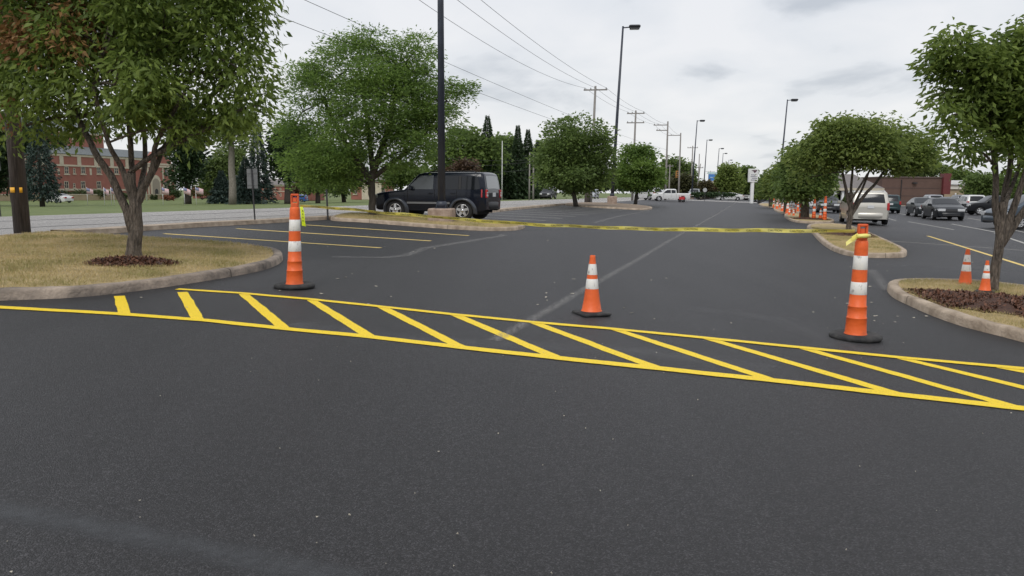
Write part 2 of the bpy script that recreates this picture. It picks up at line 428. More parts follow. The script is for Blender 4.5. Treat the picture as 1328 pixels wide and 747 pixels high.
R5=[(984,265.3),(990,268),(1000,269.5),(1010,269),(1013,267.5),(1004,265.5),(992,264.5)]
L3=[(733,266.3),(760,268.6),(800,271),(835,272.5),(846,270.5),(830,267.5),(800,265),(760,264),(738,264.5)]
L4=[(905,256.8),(925,257.6),(955,258.1),(985,258.3),(990,257.2),(970,256.2),(930,255.6)]
ISL={}
for nm,px,mk in (('a',L1,M_KERBD),('b',L2,M_KERB),('c',R1,M_KERB),('d',R2,M_KERB),('e',R3,M_KERB),('f',R4,M_KERB),('g',R5,M_KERB),('h',L3,M_KERB),('i',L4,M_KERBD)):
    pw,inn=island(px,mk); ISL[nm]=(pw,inn)
    surf={'h':mat('brown_soil',(.17,.12,.085),.95,col2=(.26,.2,.14),vscale=1.5),'e':M_DRY,'f':mat('bark_tan',(.28,.17,.09),.95,col2=(.40,.26,.15),vscale=2)}.get(nm,M_DRY)
    if nm=='i': surf=M_GND
    sheet(inn,.095,'island_turf',surf)
# verge ribbon of concrete between the lot and the street
def verge(pxs,w,h=.11):
    pts=[G(*p) for p in catmull(pxs,6,closed=False)]
    rows=[[],[],[],[]]
    for i,p in enumerate(pts):
        a=pts[max(i-1,0)];b=pts[min(i+1,len(pts)-1)]; t=(b-a).to_2d().normalized(); n=Vector((-t.y,t.x))
        j=noise.noise(p*1.1)*.01
        for k,(d,z) in enumerate(((0,-.03),(.03,h),(w-.03,h),(w,-.03))):
            q=p.to_2d()+n*d; rows[k].append((q.x,q.y,gz(q.x,q.y)+z+j*(k in(1,2))))
    o=MB().grid(rows,False).build('verge_kerb',M_KERB); o['kind']='structure'
verge([(90,306.2),(150,302.5),(220,297),(330,290.8),(400,286.5),(436,284.2)],.55)
verge([(596,281),(640,275.6),(690,270),(736,265.8)],.5)

# ---------------------------------------------------------------- painted markings
def stripe(pxs,w,m,name,dz=.004,edge=False,seg=None,rough_edge=0):
    pts=[G(*p) for p in pxs]
    if seg:
        q=[]
        for a,b in zip(pts,pts[1:]):
            k=max(1,int((b-a).length/seg))
            q+=[a+(b-a)*j/k for j in range(k)]
        pts=q+[pts[-1]]
    cols=[-1,1] if not edge else [-1,-.45,0,.45,1]
    rows=[];ed=[]
    ww=w if hasattr(w,'__len__') else (w,w)
    for i,p in enumerate(pts):
        a=pts[max(i-1,0)];b=pts[min(i+1,len(pts)-1)]; t=(b-a).to_2d().normalized(); n=Vector((-t.y,t.x))
        wi=(ww[0]+(ww[1]-ww[0])*i/(len(pts)-1))/2
        r=[]
        for c in cols:
            je=(noise.noise(Vector((p.x*3+c*7,p.y*3,c)))+.7*noise.noise(Vector((p.x*19+c*7,p.y*19,c))))*rough_edge if rough_edge else 0
            q=p.to_2d()+n*(c*(wi+je)); r.append((q.x,q.y,gz(q.x,q.y)+dz)); ed.append((0 if abs(c)==1 else (.7 if c else 1)) if edge else 1)
        rows.append(r)
    o=MB().grid(rows,False).build(name,m)
    at=o.data.attributes.new('edge','FLOAT','POINT'); at.data.foreach_set('value',np.array(ed,dtype=np.float32))
    o['kind']='structure'; return o
LOW=[(-60,395.5),(0,399),(150.6,407.2),(265,415.7),(380,427.8),(476,436.8),(606,451.9),(729,465.4),(867,479.8),(1017,495.5),(1179,514),(1328,530.3),(1420,541)]
UPP=[(230,375.2),(310,380.3),(400,388.2),(488.4,397.4),(585,407.8),(687,417.8),(780,425.6),(910,438.2),(1034,450.7),(1162,463.6),(1328,478.5),(1420,487)]
stripe(LOW,.125,M_YEL,'yellow_line',.006,seg=.05,rough_edge=.009)
stripe(UPP,.105,M_YEL,'yellow_line',.006,seg=.05,rough_edge=.009)
HS=[((155,384),(162,408)),((236.5,379),(257.5,415.5)),((316,381.5),(367.5,425)),((404,389.5),(481,437.5)),((495,398.2),(599,451)),
    ((590,408.3),(724,465)),((690,417.6),(857,479.5)),((798,427.4),(1007,495)),((918,439.2),(1172,513.5)),((1042,451.8),(1320,529)),
    ((1168,464.6),(1400,520)),((1295,476),(1440,503))]
for a,b in HS: stripe([a,b],.11,M_YEL,'yellow_hatch',.003,seg=.05,rough_edge=.009)
# old stall lines
dl=None
for a,b in (((213,303.2),(494,321.6)),((307,296.6),(559,312.6)),((397,291.8),(608,305.7))):
    stripe([a,b],.14,M_YELW,'stall_line',.004,seg=.4)
ref=G(608,305.7); uu0,vv0=uof(ref.x,ref.y),vof(ref.x,ref.y)
def wline(p0,p1,w,m,name='stall_line',dz=.004):
    d=(p1-p0); n=Vector((-d.y,d.x,0)).normalized()*w/2
    vs=[p0+n,p0-n,p1-n,p1+n]; o=sheet([(v.x,v.y) for v in vs],dz,name,m)
    at=o.data.attributes.new('edge','FLOAT','POINT'); at.data.foreach_set('value',np.ones(len(o.data.vertices),dtype=np.float32)); return o
for k in range(13):
    v=vv0+10.5+k*2.75
    wline(L(-7.6,v),L(-12.9,v-.2),.16,M_WHTW)
# right lot lines
for a,b,w,m in (((1203,306),(1345,350),.12,M_YELW),((1146,312),(1345,326),.09,M_WHTW),((1178,287.5),(1237,298),.12,M_WHTW),((1234,290.5),(1296,302),.12,M_WHTW),
            ((1290,302),(1345,321),.12,M_WHTW),((1150,283),(1162,286),.11,M_WHTW),((1255,283),(1300,290),.11,M_WHTW),((1160,276),(1190,281),.11,M_WHTW),((1290,293),(1345,305),.1,M_WHTW)):
    stripe([a,b],w,m,'stall_line',.004,seg=.8)
# pavement seam, dust streaks, tyre arcs
stripe([(640,442),(692,413),(760,374),(820,341),(870,311),(910,289),(950,266),(958,260)],(.17,.28),M_DUST,'pavement_seam',.0035,edge=True,seg=.4)
stripe([(1130,350),(1152,377)],(.3,.2),M_DUST,'dust_streak',.002,edge=True,seg=.3)
stripe([(430,333),(500,334),(528,331),(550,322),(600,314),(650,306),(654,304)],.32,M_DUST,'tyre_track',.002,edge=True,seg=.3)
stripe([(770,289),(800,281),(845,272.5)],.3,M_DUST,'tyre_track',.002,edge=True,seg=.3)
stripe([(1110,338),(1200,347),(1328,352)],.5,M_DUST2,'tyre_track',.002,edge=True,seg=.4)
stripe([(380,420),(520,440),(640,447),(780,452),(900,463),(1000,480)],.5,M_DUST2,'dust_streak',.0015,edge=True,seg=.3)
stripe([(-80,640),(0,662),(120,683),(260,712),(400,741),(460,756)],.20,M_DUST3,'pavement_seam',.002,edge=True,seg=.15)
stripe([(900,400),(1010,415),(1120,455)],.6,M_DUST2,'dust_streak',.0015,edge=True,seg=.3)
stripe([(640,300),(900,292),(1040,297)],.7,M_DUST2,'dust_streak',.0015,edge=True,seg=.5)

# litter: small pale leaf scraps and chips
mb=MB()
for i in range(150):
    if i<45: px,py=random.uniform(640,1180),random.uniform(300,470)
    elif i<80: px,py=random.uniform(1080,1328),random.uniform(330,430)
    elif i<110: px,py=random.uniform(100,600),random.uniform(300,400)
    else: px,py=random.uniform(0,1328),random.uniform(420,745)
    p=G(px,py,.006); sz=random.uniform(.008,.022)*(1.15 if py<420 else .22)
    n=5; a0=random.uniform(0,6)
    vs=[(p.x+sz*random.uniform(.5,1.5)*math.cos(a0+k*2*PI/n),p.y+sz*random.uniform(.5,1.1)*math.sin(a0+k*2*PI/n),p.z+random.uniform(0,.008)) for k in range(n)]
    mb.add(vs,[tuple(range(n))])
tag(mb.build('litter_scraps',mat('dry_leaf_pale',(.48,.44,.36),.8,var=.3,vscale=.9),solid=.002),kind='stuff')

# ---------------------------------------------------------------- leaf and blade clouds
def cards(name,m,P,Ax,Wd,Ln,tint,parent=None,loc=None,fold=.12):
    N=len(P); Ax=Ax/np.linalg.norm(Ax,axis=1,keepdims=True)
    W=np.cross(Ax,Wd); W/=np.linalg.norm(W,axis=1,keepdims=True)+1e-9
    Nn=np.cross(Ax,W)
    Ln=Ln[:,None]; w=Ln[:,0:1]*CW[0]
    v=np.empty((N,4,3),dtype=np.float32)
    v[:,0]=P; v[:,1]=P+Ax*Ln*.45+W*w+Nn*Ln*fold; v[:,2]=P+Ax*Ln-Nn*Ln*fold; v[:,3]=P+Ax*Ln*.45-W*w+Nn*Ln*fold
    me=bpy.data.meshes.new(name); me.vertices.add(N*4); me.vertices.foreach_set('co',v.reshape(-1))
    me.loops.add(N*4); me.loops.foreach_set('vertex_index',np.arange(N*4,dtype=np.int32))
    me.polygons.add(N); me.polygons.foreach_set('loop_start',np.arange(0,N*4,4,dtype=np.int32))
    me.update(calc_edges=True)
    at=me.attributes.new('tint','FLOAT','POINT'); at.data.foreach_set('value',np.repeat(tint,4).astype(np.float32))
    me.materials.append(m)
    o=bpy.data.objects.new(name,me); COL.objects.link(o)
    if parent: o.parent=parent
    return o
CW=[.22]
def rdir(n):
    a=rng.normal(size=(n,3)); return a/np.linalg.norm(a,axis=1,keepdims=True)

def grass_blades(poly,n,hmin,hmax,m,dz=.1,patch=1.2):
    xs=[p[0] for p in poly]; ys=[p[1] for p in poly]; P=[];T=[];H=[]
    tries=0
    while len(P)<n and tries<n*12:
        tries+=1
        x=random.uniform(max(min(xs),-14),min(max(xs),12)); y=random.uniform(max(min(ys),1),max(ys))
        if not inside(poly,x,y): continue
        k=noise.noise(Vector((x*patch,y*patch,3)))
        P.append((x,y,gz(x,y)+dz)); T.append(min(.92,max(0,.5+k*.7+random.uniform(-.25,.25)))); H.append(random.uniform(hmin,hmax)*(1+.5*k))
    n=len(P)
    if not n: return
    ax=rng.normal(size=(n,3))*.55; ax[:,2]=1
    CW[0]=.07
    o=cards('dry_grass',m,np.array(P),ax,rdir(n),np.array(H),np.array(T),fold=.1); CW[0]=.22
    tag(o,kind='stuff')
M_BLADE=leaf_mat('grass_blades',(.62,.47,.24),(.28,.265,.10),trans=.3)
grass_blades(ISL['a'][1],52000,.025,.06,M_BLADE)
grass_blades(ISL['c'][1],22000,.02,.045,M_BLADE)
grass_blades(ISL['d'][1],14000,.03,.06,M_BLADE)
grass_blades(ISL['b'][1],14000,.03,.07,M_BLADE)

def mulch(px,py,rx,ry,n,poly=None,rot=0,world=None):
    c=G(px,py,.105) if world is None else world
    pts=[]
    for k in range(28):
        a=2*PI*k/28; r=1+.18*noise.noise(Vector((math.cos(a)*2,math.sin(a)*2,px)))
        x,y=rx*r*math.cos(a),ry*r*math.sin(a); x,y=x*math.cos(rot)-y*math.sin(rot),x*math.sin(rot)+y*math.cos(rot)
        pts.append((c.x+x,c.y+y))
    if poly is not None:
        q=[]
        for x,y in pts:
            k=1.
            while k>.1 and not inside(poly,c.x+(x-c.x)*(k+.06),c.y+(y-c.y)*(k+.06)): k-=.03
            q.append((c.x+(x-c.x)*k,c.y+(y-c.y)*k))
        pts=q
    # low mound
    mb=MB(); rows=[]
    for j,s in enumerate((1.,.75,.45,.15)):
        z=(.004,.035,.055,.06)[j]
        r=[(c.x+(x-c.x)*s,c.y+(y-c.y)*s,gz(x,y)+.105+z) for x,y in pts]; r.append(r[0]); rows.append(r)
    mb.grid(rows,True); mb.add(rows[-1][:-1],[tuple(range(28))])
    o=mb.build('mulch_bed',M_MULCH); tag(o,kind='structure')
    P=[]
    while len(P)<n:
        s=random.random()**.5*1.06; k=random.random()*28; i=int(k)%28; x=c.x+(pts[i][0]-c.x)*s+random.uniform(-.06,.06); y=c.y+(pts[i][1]-c.y)*s+random.uniform(-.06,.06)
        P.append((x,y,gz(x,y)+.105+.062*(1-s*s)+.004+random.random()*.01))
    ax=rng.normal(size=(n,3)); ax[:,2]*=.35
    CW[0]=.3
    o=cards('mulch_chips',leafm,np.array(P),ax,np.tile((0,0,1.),(n,1))+rdir(n)*.5,rng.uniform(.02,.06,n),rng.uniform(0,.9,n)); CW[0]=.22
    tag(o,kind='stuff')
leafm=leaf_mat('mulch_bits',(.04,.019,.012),(.19,.085,.05),trans=0.)
mulch(172,341,.56,.42,3600)
p=G(1290,398); mulch(1310,395,1.9,1.0,15000,poly=ISL['c'][1],rot=-.45)
mulch(1102,304,1.5,1.1,4000,poly=ISL['d'][1],rot=1.3)
mulch(1047,284,1.6,.5,1500,poly=ISL['e'][1])

# ---------------------------------------------------------------- trees
def limb(mb,p0,p1,r0,r1,seg=5,wob=.08,n=8,rise=0.):
    p0=Vector(p0);p1=Vector(p1); ln=(p1-p0).length; pts=[];rs=[]
    o=Vector((random.uniform(-9,9),random.uniform(-9,9),0))
    for i in range(seg+1):
        t=i/seg; q=p0.lerp(p1,t)
        w=math.sin(PI*t)
        q+=Vector((noise.noise(o+q*1.3),noise.noise(o+q*1.3+Vector((5,0,0))),0))*wob*ln*w+Vector((0,0,rise*ln*w))
        pts.append(q); rs.append(r0+(r1-r0)*t)
    mb.tube(pts,rs,n); return pts
def tree(name,label,px,py,D=None,lobes=(),trunk_r=.12,stems=None,mleaf=None,mbark=None,nclump=400,per=30,leafL=.12,
         cw=.22,clump_r=.28,droop=.5,flat=1.,group=None,gap=.12,odd=None,cat='tree',zscale=1.,shell=.55,trunk_h=None,base=None,twigs=70,depth=1.,seed=1,gscale=1.1,sub=5,flatspray=.5):
    global rng
    rng=np.random.default_rng(seed); random.seed(seed)
    b=base or (G(px,py,.1) if D is None else at_base(px,D)); D=b.y
    t=thing(name,b,0,label,cat,group)
    lw=[]
    for l in lobes:
        c=A(l[0],l[1],D+(l[4] if len(l)>4 else 0))-b; s=D/F
        cc=clump_r*.45; lw.append((c,max(l[2]*s*.88-cc,l[2]*s*.4),max(l[2]*s*.88-cc,l[2]*s*.4)*depth,max(l[3]*s*.88-cc*flat,l[3]*s*.4)))
    mb=MB()
    # root flare + stems
    tips=[]
    if stems:
        for st in stems:
            pts=[A(x,y,D+dd)-b for x,y,dd in [(q+(0,))[:3] if len(q)==2 else q for q in st[0]]]
            rs=st[1]; q=catmull([tuple(x) for x in pts],4,closed=False)
            rr=[rs[0]+(rs[1]-rs[0])*i/(len(q)-1) for i in range(len(q))]
            if st[0][0][1]>=py-2:
                rr[0]*=1.3; rr[1]*=1.1; q[0].z-=.08
            for i in range(1,len(q)): q[i]+=Vector((noise.noise(q[i]*3+b),noise.noise(q[i]*3-b),0))*rr[i]*.5
            mb.tube(q,rr,12); tips.append((q[-1],rs[1])); 
            if len(q)>6: tips.append((q[len(q)*2//3],rr[len(q)*2//3]))
    else:
        cz=min(c.z for c,_,_,_ in lw) if trunk_h is None else trunk_h
        top=Vector((lw[0][0].x*.6,lw[0][0].y*.6,cz))
        q=limb(mb,(0,0,-.1),top,trunk_r*1.25,trunk_r*.8,6,.03,10); tips.append((q[-1],trunk_r*.75))
    for c,rx,ry,rz in lw:
        s=min(tips[:6],key=lambda a:(a[0]-c).length)
        q=limb(mb,s[0],c,s[1]*.5,trunk_r*.12,6,.16,7,.05); tips.append((q[3],trunk_r*.35)); tips.append((q[-1],trunk_r*.2))
    # clump centres: on the lobes and on smaller boughs that break up their outline
    for c,rx,ry,rz in list(lw):
        for j in range(sub):
            d=rng.normal(size=3); d/=np.linalg.norm(d); f=.25+.32*rng.random()
            lw.append((Vector((c.x+d[0]*rx*1.07,c.y+d[1]*ry*1.07,c.z+d[2]*rz*1.07)),rx*f,ry*f,rz*f*.8))
    wts=np.array([(a[1]*a[2]*a[3])**.75 for a in lw]); wts/=wts.sum()
    C=[];O=[]; tr=0
    while len(C)<nclump and tr<nclump*30:
        tr+=1
        k=rng.choice(len(lw),p=wts); c,rx,ry,rz=lw[k]
        d=rng.normal(size=3); d/=np.linalg.norm(d)
        r=shell+(1-shell)*rng.random() if rng.random()<.72 else rng.random()**.5
        r*=1+.26*noise.noise(Vector(d*2.6)+c)+(.16*rng.random() if rng.random()<.10 else 0)
        p=Vector((c.x+d[0]*rx*r,c.y+d[1]*ry*r,c.z+d[2]*rz*r))
        g=noise.noise((p+b)*gscale*(1/max(clump_r*3.2,.3)))
        if g<-.5+gap*2.2: 
            if rng.random()<.85: continue
        C.append(p);O.append(d)
    C_=np.array([tuple(c) for c in C]); O_=np.array(O); n=len(C_)
    # twigs
    cen=[tp[0] for tp in tips]
    for i in rng.choice(n,min(twigs,n),replace=False):
        p=C[i]; s=min(tips,key=lambda a:(a[0]-p).length)
        if (s[0]-p).length>.2: limb(mb,s[0],p,max(.012,trunk_r*.10),max(.004,trunk_r*.03),4,.15,5,.04)
    mb.build('trunk',mbark or M_BARK,t)
    N=n*per
    idx=np.repeat(np.arange(n),per)
    # each clump is a spray: leaves leave a short twig on all sides, arch outwards and hang at the rim
    off=np.clip(rng.normal(size=(N,3)),-1.7,1.7)*clump_r*.46; off[:,2]*=flat
    hr=np.linalg.norm(off[:,:2],axis=1)/clump_r
    sz=rng.uniform(.65,1.25,n)[idx]; off*=sz[:,None]
    off[:,2]-=(hr**2)*clump_r*droop*.55
    P=C_[idx]+off+O_[idx]*clump_r*.15
    hd=off.copy(); hd[:,2]=0; hd/=np.linalg.norm(hd,axis=1,keepdims=True)+1e-6
    ax=O_[idx]*.25+hd*.8+rdir(N)*.55; ax[:,2]-=droop*(.35+.9*hr)
    ct=rng.random(n); tint=np.clip(ct[idx]*.6+rng.random(N)*.33,0,.93)
    ln=leafL*rng.uniform(.5,1.3,N)
    CW[0]=cw
    if odd is not None:
        msk=np.zeros(n,bool)
        for (ox,oy,orad) in odd:
            for i in range(n):
                q=C[i]+b; rel=q-CAM; 
                zz=rel.dot(Fw); X=CX+F*rel.dot(Rt)/zz; Y=CY-F*rel.dot(Up)/zz
                if (X-ox)**2+(Y-oy)**2<orad**2 and O[i][1]<.25: msk[i]=True
        mk=msk[idx]
        if mk.any(): cards('dry_leaves',M_LRED,P[mk],ax[mk],rdir(mk.sum()),ln[mk],tint[mk],t)
        P,ax,ln,tint=P[~mk],ax[~mk],ln[~mk],tint[~mk]
    cards('crown',mleaf or M_LPEAR,P,ax,rdir(len(P)),ln,tint,t); CW[0]=.22
    return t

# foreground left tree
tree('shade_tree','large leafy tree on the left island with scorched brown leaves and a mulch ring',175,333,
  lobes=[(150,30,120,60),(280,40,72,66),(318,96,48,52),(60,110,82,52),(20,30,90,80,.3),(250,118,72,46),(300,150,46,30,.2),(262,165,34,20,.5),(150,110,90,52,-.6),(28,165,42,26),(320,140,32,30),(120,155,55,28,.8),
         (170,-70,160,80),(60,-60,120,90,.5),(160,40,110,80,1.6),(215,150,45,30,.9),(300,-10,50,50),(235,165,38,22,-.2),(-60,90,80,80,.4)],
  trunk_r=.17,stems=[([(175,333),(177,312),(176,285),(172,256),(168,225)],(.112,.07)),([(172,300),(150,240),(122,195),(100,150,.3)],(.066,.035)),
  ([(174,272),(160,222),(140,185,-.2),(120,110,-.4)],(.048,.025)),([(173,262),(172,225,.2),(168,170),(165,100)],(.05,.028)),([(175,275),(181,252),(196,222),(205,180),(240,120,-.3)],(.052,.028)),
  ([(177,268),(201,218,.3),(222,178,.3),(290,110,.2)],(.045,.025)),([(175,270),(184,235,.5),(188,190,.8),(180,120,1.)],(.048,.028))],
  nclump=1450,per=38,leafL=.125,cw=.17,clump_r=.30,droop=.75,odd=[(100,28,24),(133,38,22),(33,42,20),(47,5,16),(96,58,12),(330,122,7),(10,128,13)],gap=.07,seed=3,twigs=150)
# foreground right tree
tree('shade_tree','multi-stemmed tree in the mulch of the nearest right island, cut by the right frame edge',1286,377,
  lobes=[(1242,72,42,34),(1300,88,55,42),(1262,128,48,36),(1345,70,60,50),(1330,140,50,50),(1292,180,42,28),(1234,150,34,26,-.3),(1252,192,30,24,-.3),(1222,120,22,22),(1285,212,26,18),(1420,100,90,90),(1276,208,22,14,-.3),(1335,195,30,25,.4),(1300,130,40,60,1.),(1238,48,18,14),(1298,55,22,16),(1222,78,24,18)],
  trunk_r=.12,stems=[([(1286,377),(1290,345),(1296,312),(1300,285),(1302,262)],(.070,.052)),([(1297,312),(1292,270),(1291,215),(1280,140)],(.052,.03)),
   ([(1300,295),(1303,255,.2),(1310,200,.2),(1300,120,.2)],(.05,.03)),([(1299,312),(1316,268),(1328,232),(1345,170)],(.055,.03)),([(1298,318),(1332,268),(1365,215),(1400,150)],(.055,.03)),([(1299,305),(1306,262),(1322,215,.4),(1330,160,.4)],(.035,.02))],
  nclump=760,per=34,leafL=.112,cw=.19,clump_r=.26,droop=.55,gap=.11,seed=5,twigs=90)
# locust behind
tree('locust_tree','big feathery green locust tree beside the dark SUV, behind the street pole',483,279,
  lobes=[(455,85,62,42),(530,80,52,42),(400,130,42,42),(490,140,90,50),(570,130,38,44),(430,195,62,42),(525,195,55,34),(380,165,28,22),(400,215,36,26),(450,228,45,22),(590,112,22,14),(480,55,34,20),(545,60,24,18),(578,183,28,32),(405,85,22,16)],
  trunk_r=.2,stems=[([(483,280),(483,262),(482,240),(484,215)],(.13,.13)),([(483,235),(450,190),(420,130)],(.13,.05)),([(484,225),(505,160),(520,90)],(.13,.05)),([(484,225),(475,150,.5),(465,80,.6)],(.11,.04)),([(484,230),(540,185),(580,130)],(.1,.04))],
  mleaf=M_LLOC,mbark=M_BARK2,nclump=1900,per=40,leafL=.135,cw=.16,clump_r=.55,droop=.15,flat=.42,gap=.11,seed=8,twigs=160,shell=.5)
tree('broadleaf_tree','round dark green tree standing left of the tall light pole, beyond the striped stalls',747,266,
  lobes=[(738,182,42,32),(719,206,31,26),(768,198,32,32),(742,224,48,24),(717,226,20,16),(783,222,16,20),(748,164,26,16),(768,236,24,10),(733,238,24,9)],
  trunk_r=.15,mleaf=M_LMID,mbark=M_BARK2,nclump=900,per=34,leafL=.24,cw=.25,clump_r=.8,droop=.2,flat=.6,gap=.12,seed=9)
tree('broadleaf_tree','smaller green tree right of the tall light pole, just before the white pickup',824,264,
  lobes=[(830,214,30,22),(812,226,24,18),(846,228,18,14),(828,236,30,11),(803,232,12,12),(838,198,16,10)],
  trunk_r=.14,mleaf=M_LLOC,mbark=M_BARK2,nclump=600,per=30,leafL=.26,cw=.25,clump_r=.8,droop=.2,flat=.55,gap=.05,seed=10)
# right row
tree('row_tree','spreading multi-stemmed tree on the island behind the right-hand drum cone, by the beige minivan',1101,301,
  lobes=[(1105,180,50,26),(1150,185,48,24),(1075,190,38,24),(1184,196,28,22),(1110,200,58,17),(1050,205,26,18),(1170,205,36,18),(1090,165,30,12),(1150,165,22,12),(1040,222,20,14),(1192,212,16,12),(1128,194,40,20,1.5),(1062,218,28,15),(1052,230,18,9)],
  trunk_r=.14,stems=[([(1101,301),(1102,285),(1103,268),(1103,250)],(.095,.08)),([(1103,272),(1097,245),(1090,205)],(.07,.035)),([(1103,268),(1104,240,.3),(1108,190,.3)],(.06,.03)),([(1103,280),(1120,255),(1140,232),(1160,195)],(.07,.035)),([(1104,275),(1118,245,.4),(1135,205,.4)],(.05,.03)),([(1101,262),(1110,250,-.3),(1125,225,-.3)],(.05,.03))],
  mleaf=M_LROW,nclump=1100,per=32,leafL=.17,cw=.22,clump_r=.48,droop=.35,gap=.07,group='trees in the island row',seed=11,twigs=90)
tree('row_tree','bushy green tree rising behind the clustered cones, second in the island row',1044,283,
  lobes=[(1045,205,28,22),(1030,228,26,22),(1062,228,24,22),(1040,245,34,14),(1070,245,14,12),(1022,210,14,12)],
  trunk_r=.2,mleaf=M_LMID,nclump=600,per=30,leafL=.22,cw=.24,clump_r=.6,droop=.3,gap=.05,group='trees in the island row',seed=12)
tree('row_tree','light green tree half hidden in the island row, left of the clustered cones',1020,276,
  lobes=[(1018,225,16,12),(1010,236,16,12),(1026,242,16,10),(1006,244,10,7)],
  trunk_r=.16,mleaf=M_LROW,nclump=300,per=26,leafL=.26,cw=.26,clump_r=.7,droop=.3,gap=.03,group='trees in the island row',seed=13)
tree('row_tree','small green tree at the far end of the island row, beside the white pylon sign',999,268,
  lobes=[(1000,235,12,8),(994,243,9,6),(1006,243,10,6)],
  trunk_r=.15,mleaf=M_LMID,nclump=160,per=24,leafL=.34,cw=.28,clump_r=.9,droop=.3,gap=.0,group='trees in the island row',seed=14)

# background trees: (label, px, D, lobes, leaf material, bark, nclump, leaf size)
def bgtree(label,px,D,lobes,ml,nc,ls,mb_=None,name='background_tree',tr=.3,th=None,group='trees beyond the street',seed=20,per=22,cr=1.3,fl=.7,gap=.03):
    return tree(name,label,px,260,D=D,lobes=lobes,trunk_r=tr,mleaf=ml,mbark=mb_ or M_BARK2,nclump=nc,per=per,leafL=ls,cw=.3,clump_r=cr,droop=.2,flat=fl,gap=gap,twigs=12,trunk_h=th,group=group,seed=seed)
bgtree('dark dense tree with a bare trunk on the lawn, right of the brick hall entrance',243,110,[(240,170,26,30),(244,205,24,26),(238,225,18,18),(235,140,20,20)],M_LDARK,520,.5,seed=21,tr=.45,cr=1.6)
bgtree('pale-trunked tall tree on the lawn left of the street sign',301,100,[(300,165,30,20),(285,180,18,14),(320,180,20,14),(303,150,26,20)],M_LLITE,200,.42,mb_=M_BARK3,seed=22,tr=.42,gap=.12)
bgtree('light green rounded tree behind the pale trunk on the lawn',280,135,[(282,215,20,18),(275,232,18,18),(292,235,16,16),(300,205,22,20),(265,240,10,14)],M_LLITE,420,.55,seed=23,cr=1.6)
bgtree('dark tree with bare trunk left of the left drum cone, beyond the street',374,105,[(372,195,22,20),(368,215,18,16),(385,212,18,16),(376,180,24,18),(375,228,20,8)],M_LDARK,460,.5,seed=24,tr=.5,cr=1.5)
bgtree('dark green tree behind the locust trunk, beyond the street',412,108,[(412,205,24,24),(402,225,12,20),(425,225,14,20),(412,235,14,14)],M_LMID,400,.5,seed=25)
bgtree('dark tree on the lawn partly behind the locust, with leaves to the ground',446,125,[(440,225,24,26),(455,215,24,26)],M_LDARK,360,.55,seed=26)
bgtree('broad mid-green tree above the dark SUV',600,120,[(600,190,32,30),(585,215,34,26),(615,215,26,28),(600,235,38,16),(640,200,22,26)],M_LMID,650,.6,seed=27,cr=1.8)
bgtree('reddish brown bush-like tree just above the SUV rear window',600,105,[(602,222,18,13),(592,230,13,11),(612,232,12,10)],M_LREDB,260,.4,seed=28,name='purple_tree')
bgtree('mixed green tree in the wood between the two tall spruces',655,135,[(655,195,18,22),(650,225,22,18),(663,215,16,20)],M_LMID,420,.6,seed=29,cr=1.7)
bgtree('green tree at the right end of the wood, left of the round tree',702,150,[(700,205,18,20),(705,225,22,18),(695,232,18,14),(715,195,12,14)],M_LMID,420,.65,seed=30,cr=1.8)
bgtree('shaggy green tree low in the wood behind the guyed poles',672,150,[(672,225,20,20),(685,232,16,14),(655,238,24,10)],M_LDARK,380,.65,seed=31,cr=1.8)
bgtree('large dark green tree over the far road, left of the third light pole',882,175,[(872,215,14,11),(884,222,16,12),(875,234,20,12),(895,234,12,12),(862,230,10,14)],M_LMID,420,.7,seed=32,cr=2.,group='trees by the far road')
bgtree('low olive bush-like tree right of the white pickup cab',884,150,[(884,236,12,9),(890,243,11,6),(876,243,9,6)],leaf_mat('olive_leaves',(.05,.055,.025),(.12,.12,.05)),260,.6,seed=33,cr=1.5,group='trees by the far road',name='bushy_tree')
bgtree('low olive brown tree behind the round sign back, under the blue banner sign',917,150,[(915,242,7,6),(912,246,8,4),(922,248,7,3)],leaf_mat('olive_brown_leaves',(.06,.055,.028),(.14,.12,.055)),150,.5,seed=34,cr=1.4,group='trees by the far road',name='bushy_tree')
bgtree('upright light green tree right of the blue banner sign',946,150,[(945,222,9,9),(941,234,11,9),(951,234,10,9),(946,243,13,5)],M_LROW,360,.6,seed=35,cr=1.5,group='trees by the far road')
bgtree('narrow green tree directly left of the white pylon sign',968,155,[(968,224,6,8),(966,236,7,8),(971,243,9,5)],M_LMID,220,.6,seed=36,cr=1.4,group='trees by the far road')
bgtree('low dark green tree directly right of the white pylon sign',986,160,[(984,238,8,6),(991,242,8,5),(979,243,6,4)],M_LMID,200,.7,seed=37,cr=1.5,group='trees by the far road')
bgtree('pale green tree rising behind the brown brick store',1203,150,[(1195,214,22,10),(1208,220,16,9),(1180,222,18,8),(1190,208,12,6)],M_LLITE,360,.6,seed=38,cr=1.6,group='trees around the store')
bgtree('dense dark green tree right of the store, behind the white SUV',1277,100,[(1275,235,18,11),(1285,246,22,14),(1268,250,16,12),(1280,262,22,8),(1300,240,16,14)],M_LMID,600,.4,seed=39,cr=1.1,th=.6,group='trees around the store')
bgtree('green tree behind the trunk of the nearest right tree',1325,105,[(1322,232,18,14),(1335,246,22,16),(1312,248,14,12)],M_LLOC,400,.42,seed=40,cr=1.1,th=.6,group='trees around the store')
bgtree('dark far tree above the tan wing of the store',1246,200,[(1240,226,12,5),(1255,228,10,4)],M_LMID,180,.7,seed=41,cr=1.8,group='trees around the store')
bgtree('tall green tree behind the brick hall at the left frame edge',20,95,[(5,205,22,26),(15,180,40,26),(-15,225,30,28),(60,182,24,14)],M_LDARK,520,.45,seed=42,cr=1.4,tr=.4)
bgtree('far green tree row left of the pylon behind the parked cars',860,210,[(850,240,12,5),(835,238,14,6),(815,238,16,6)],M_LDARK,260,.8,seed=43,cr=2.2,group='trees by the far road')
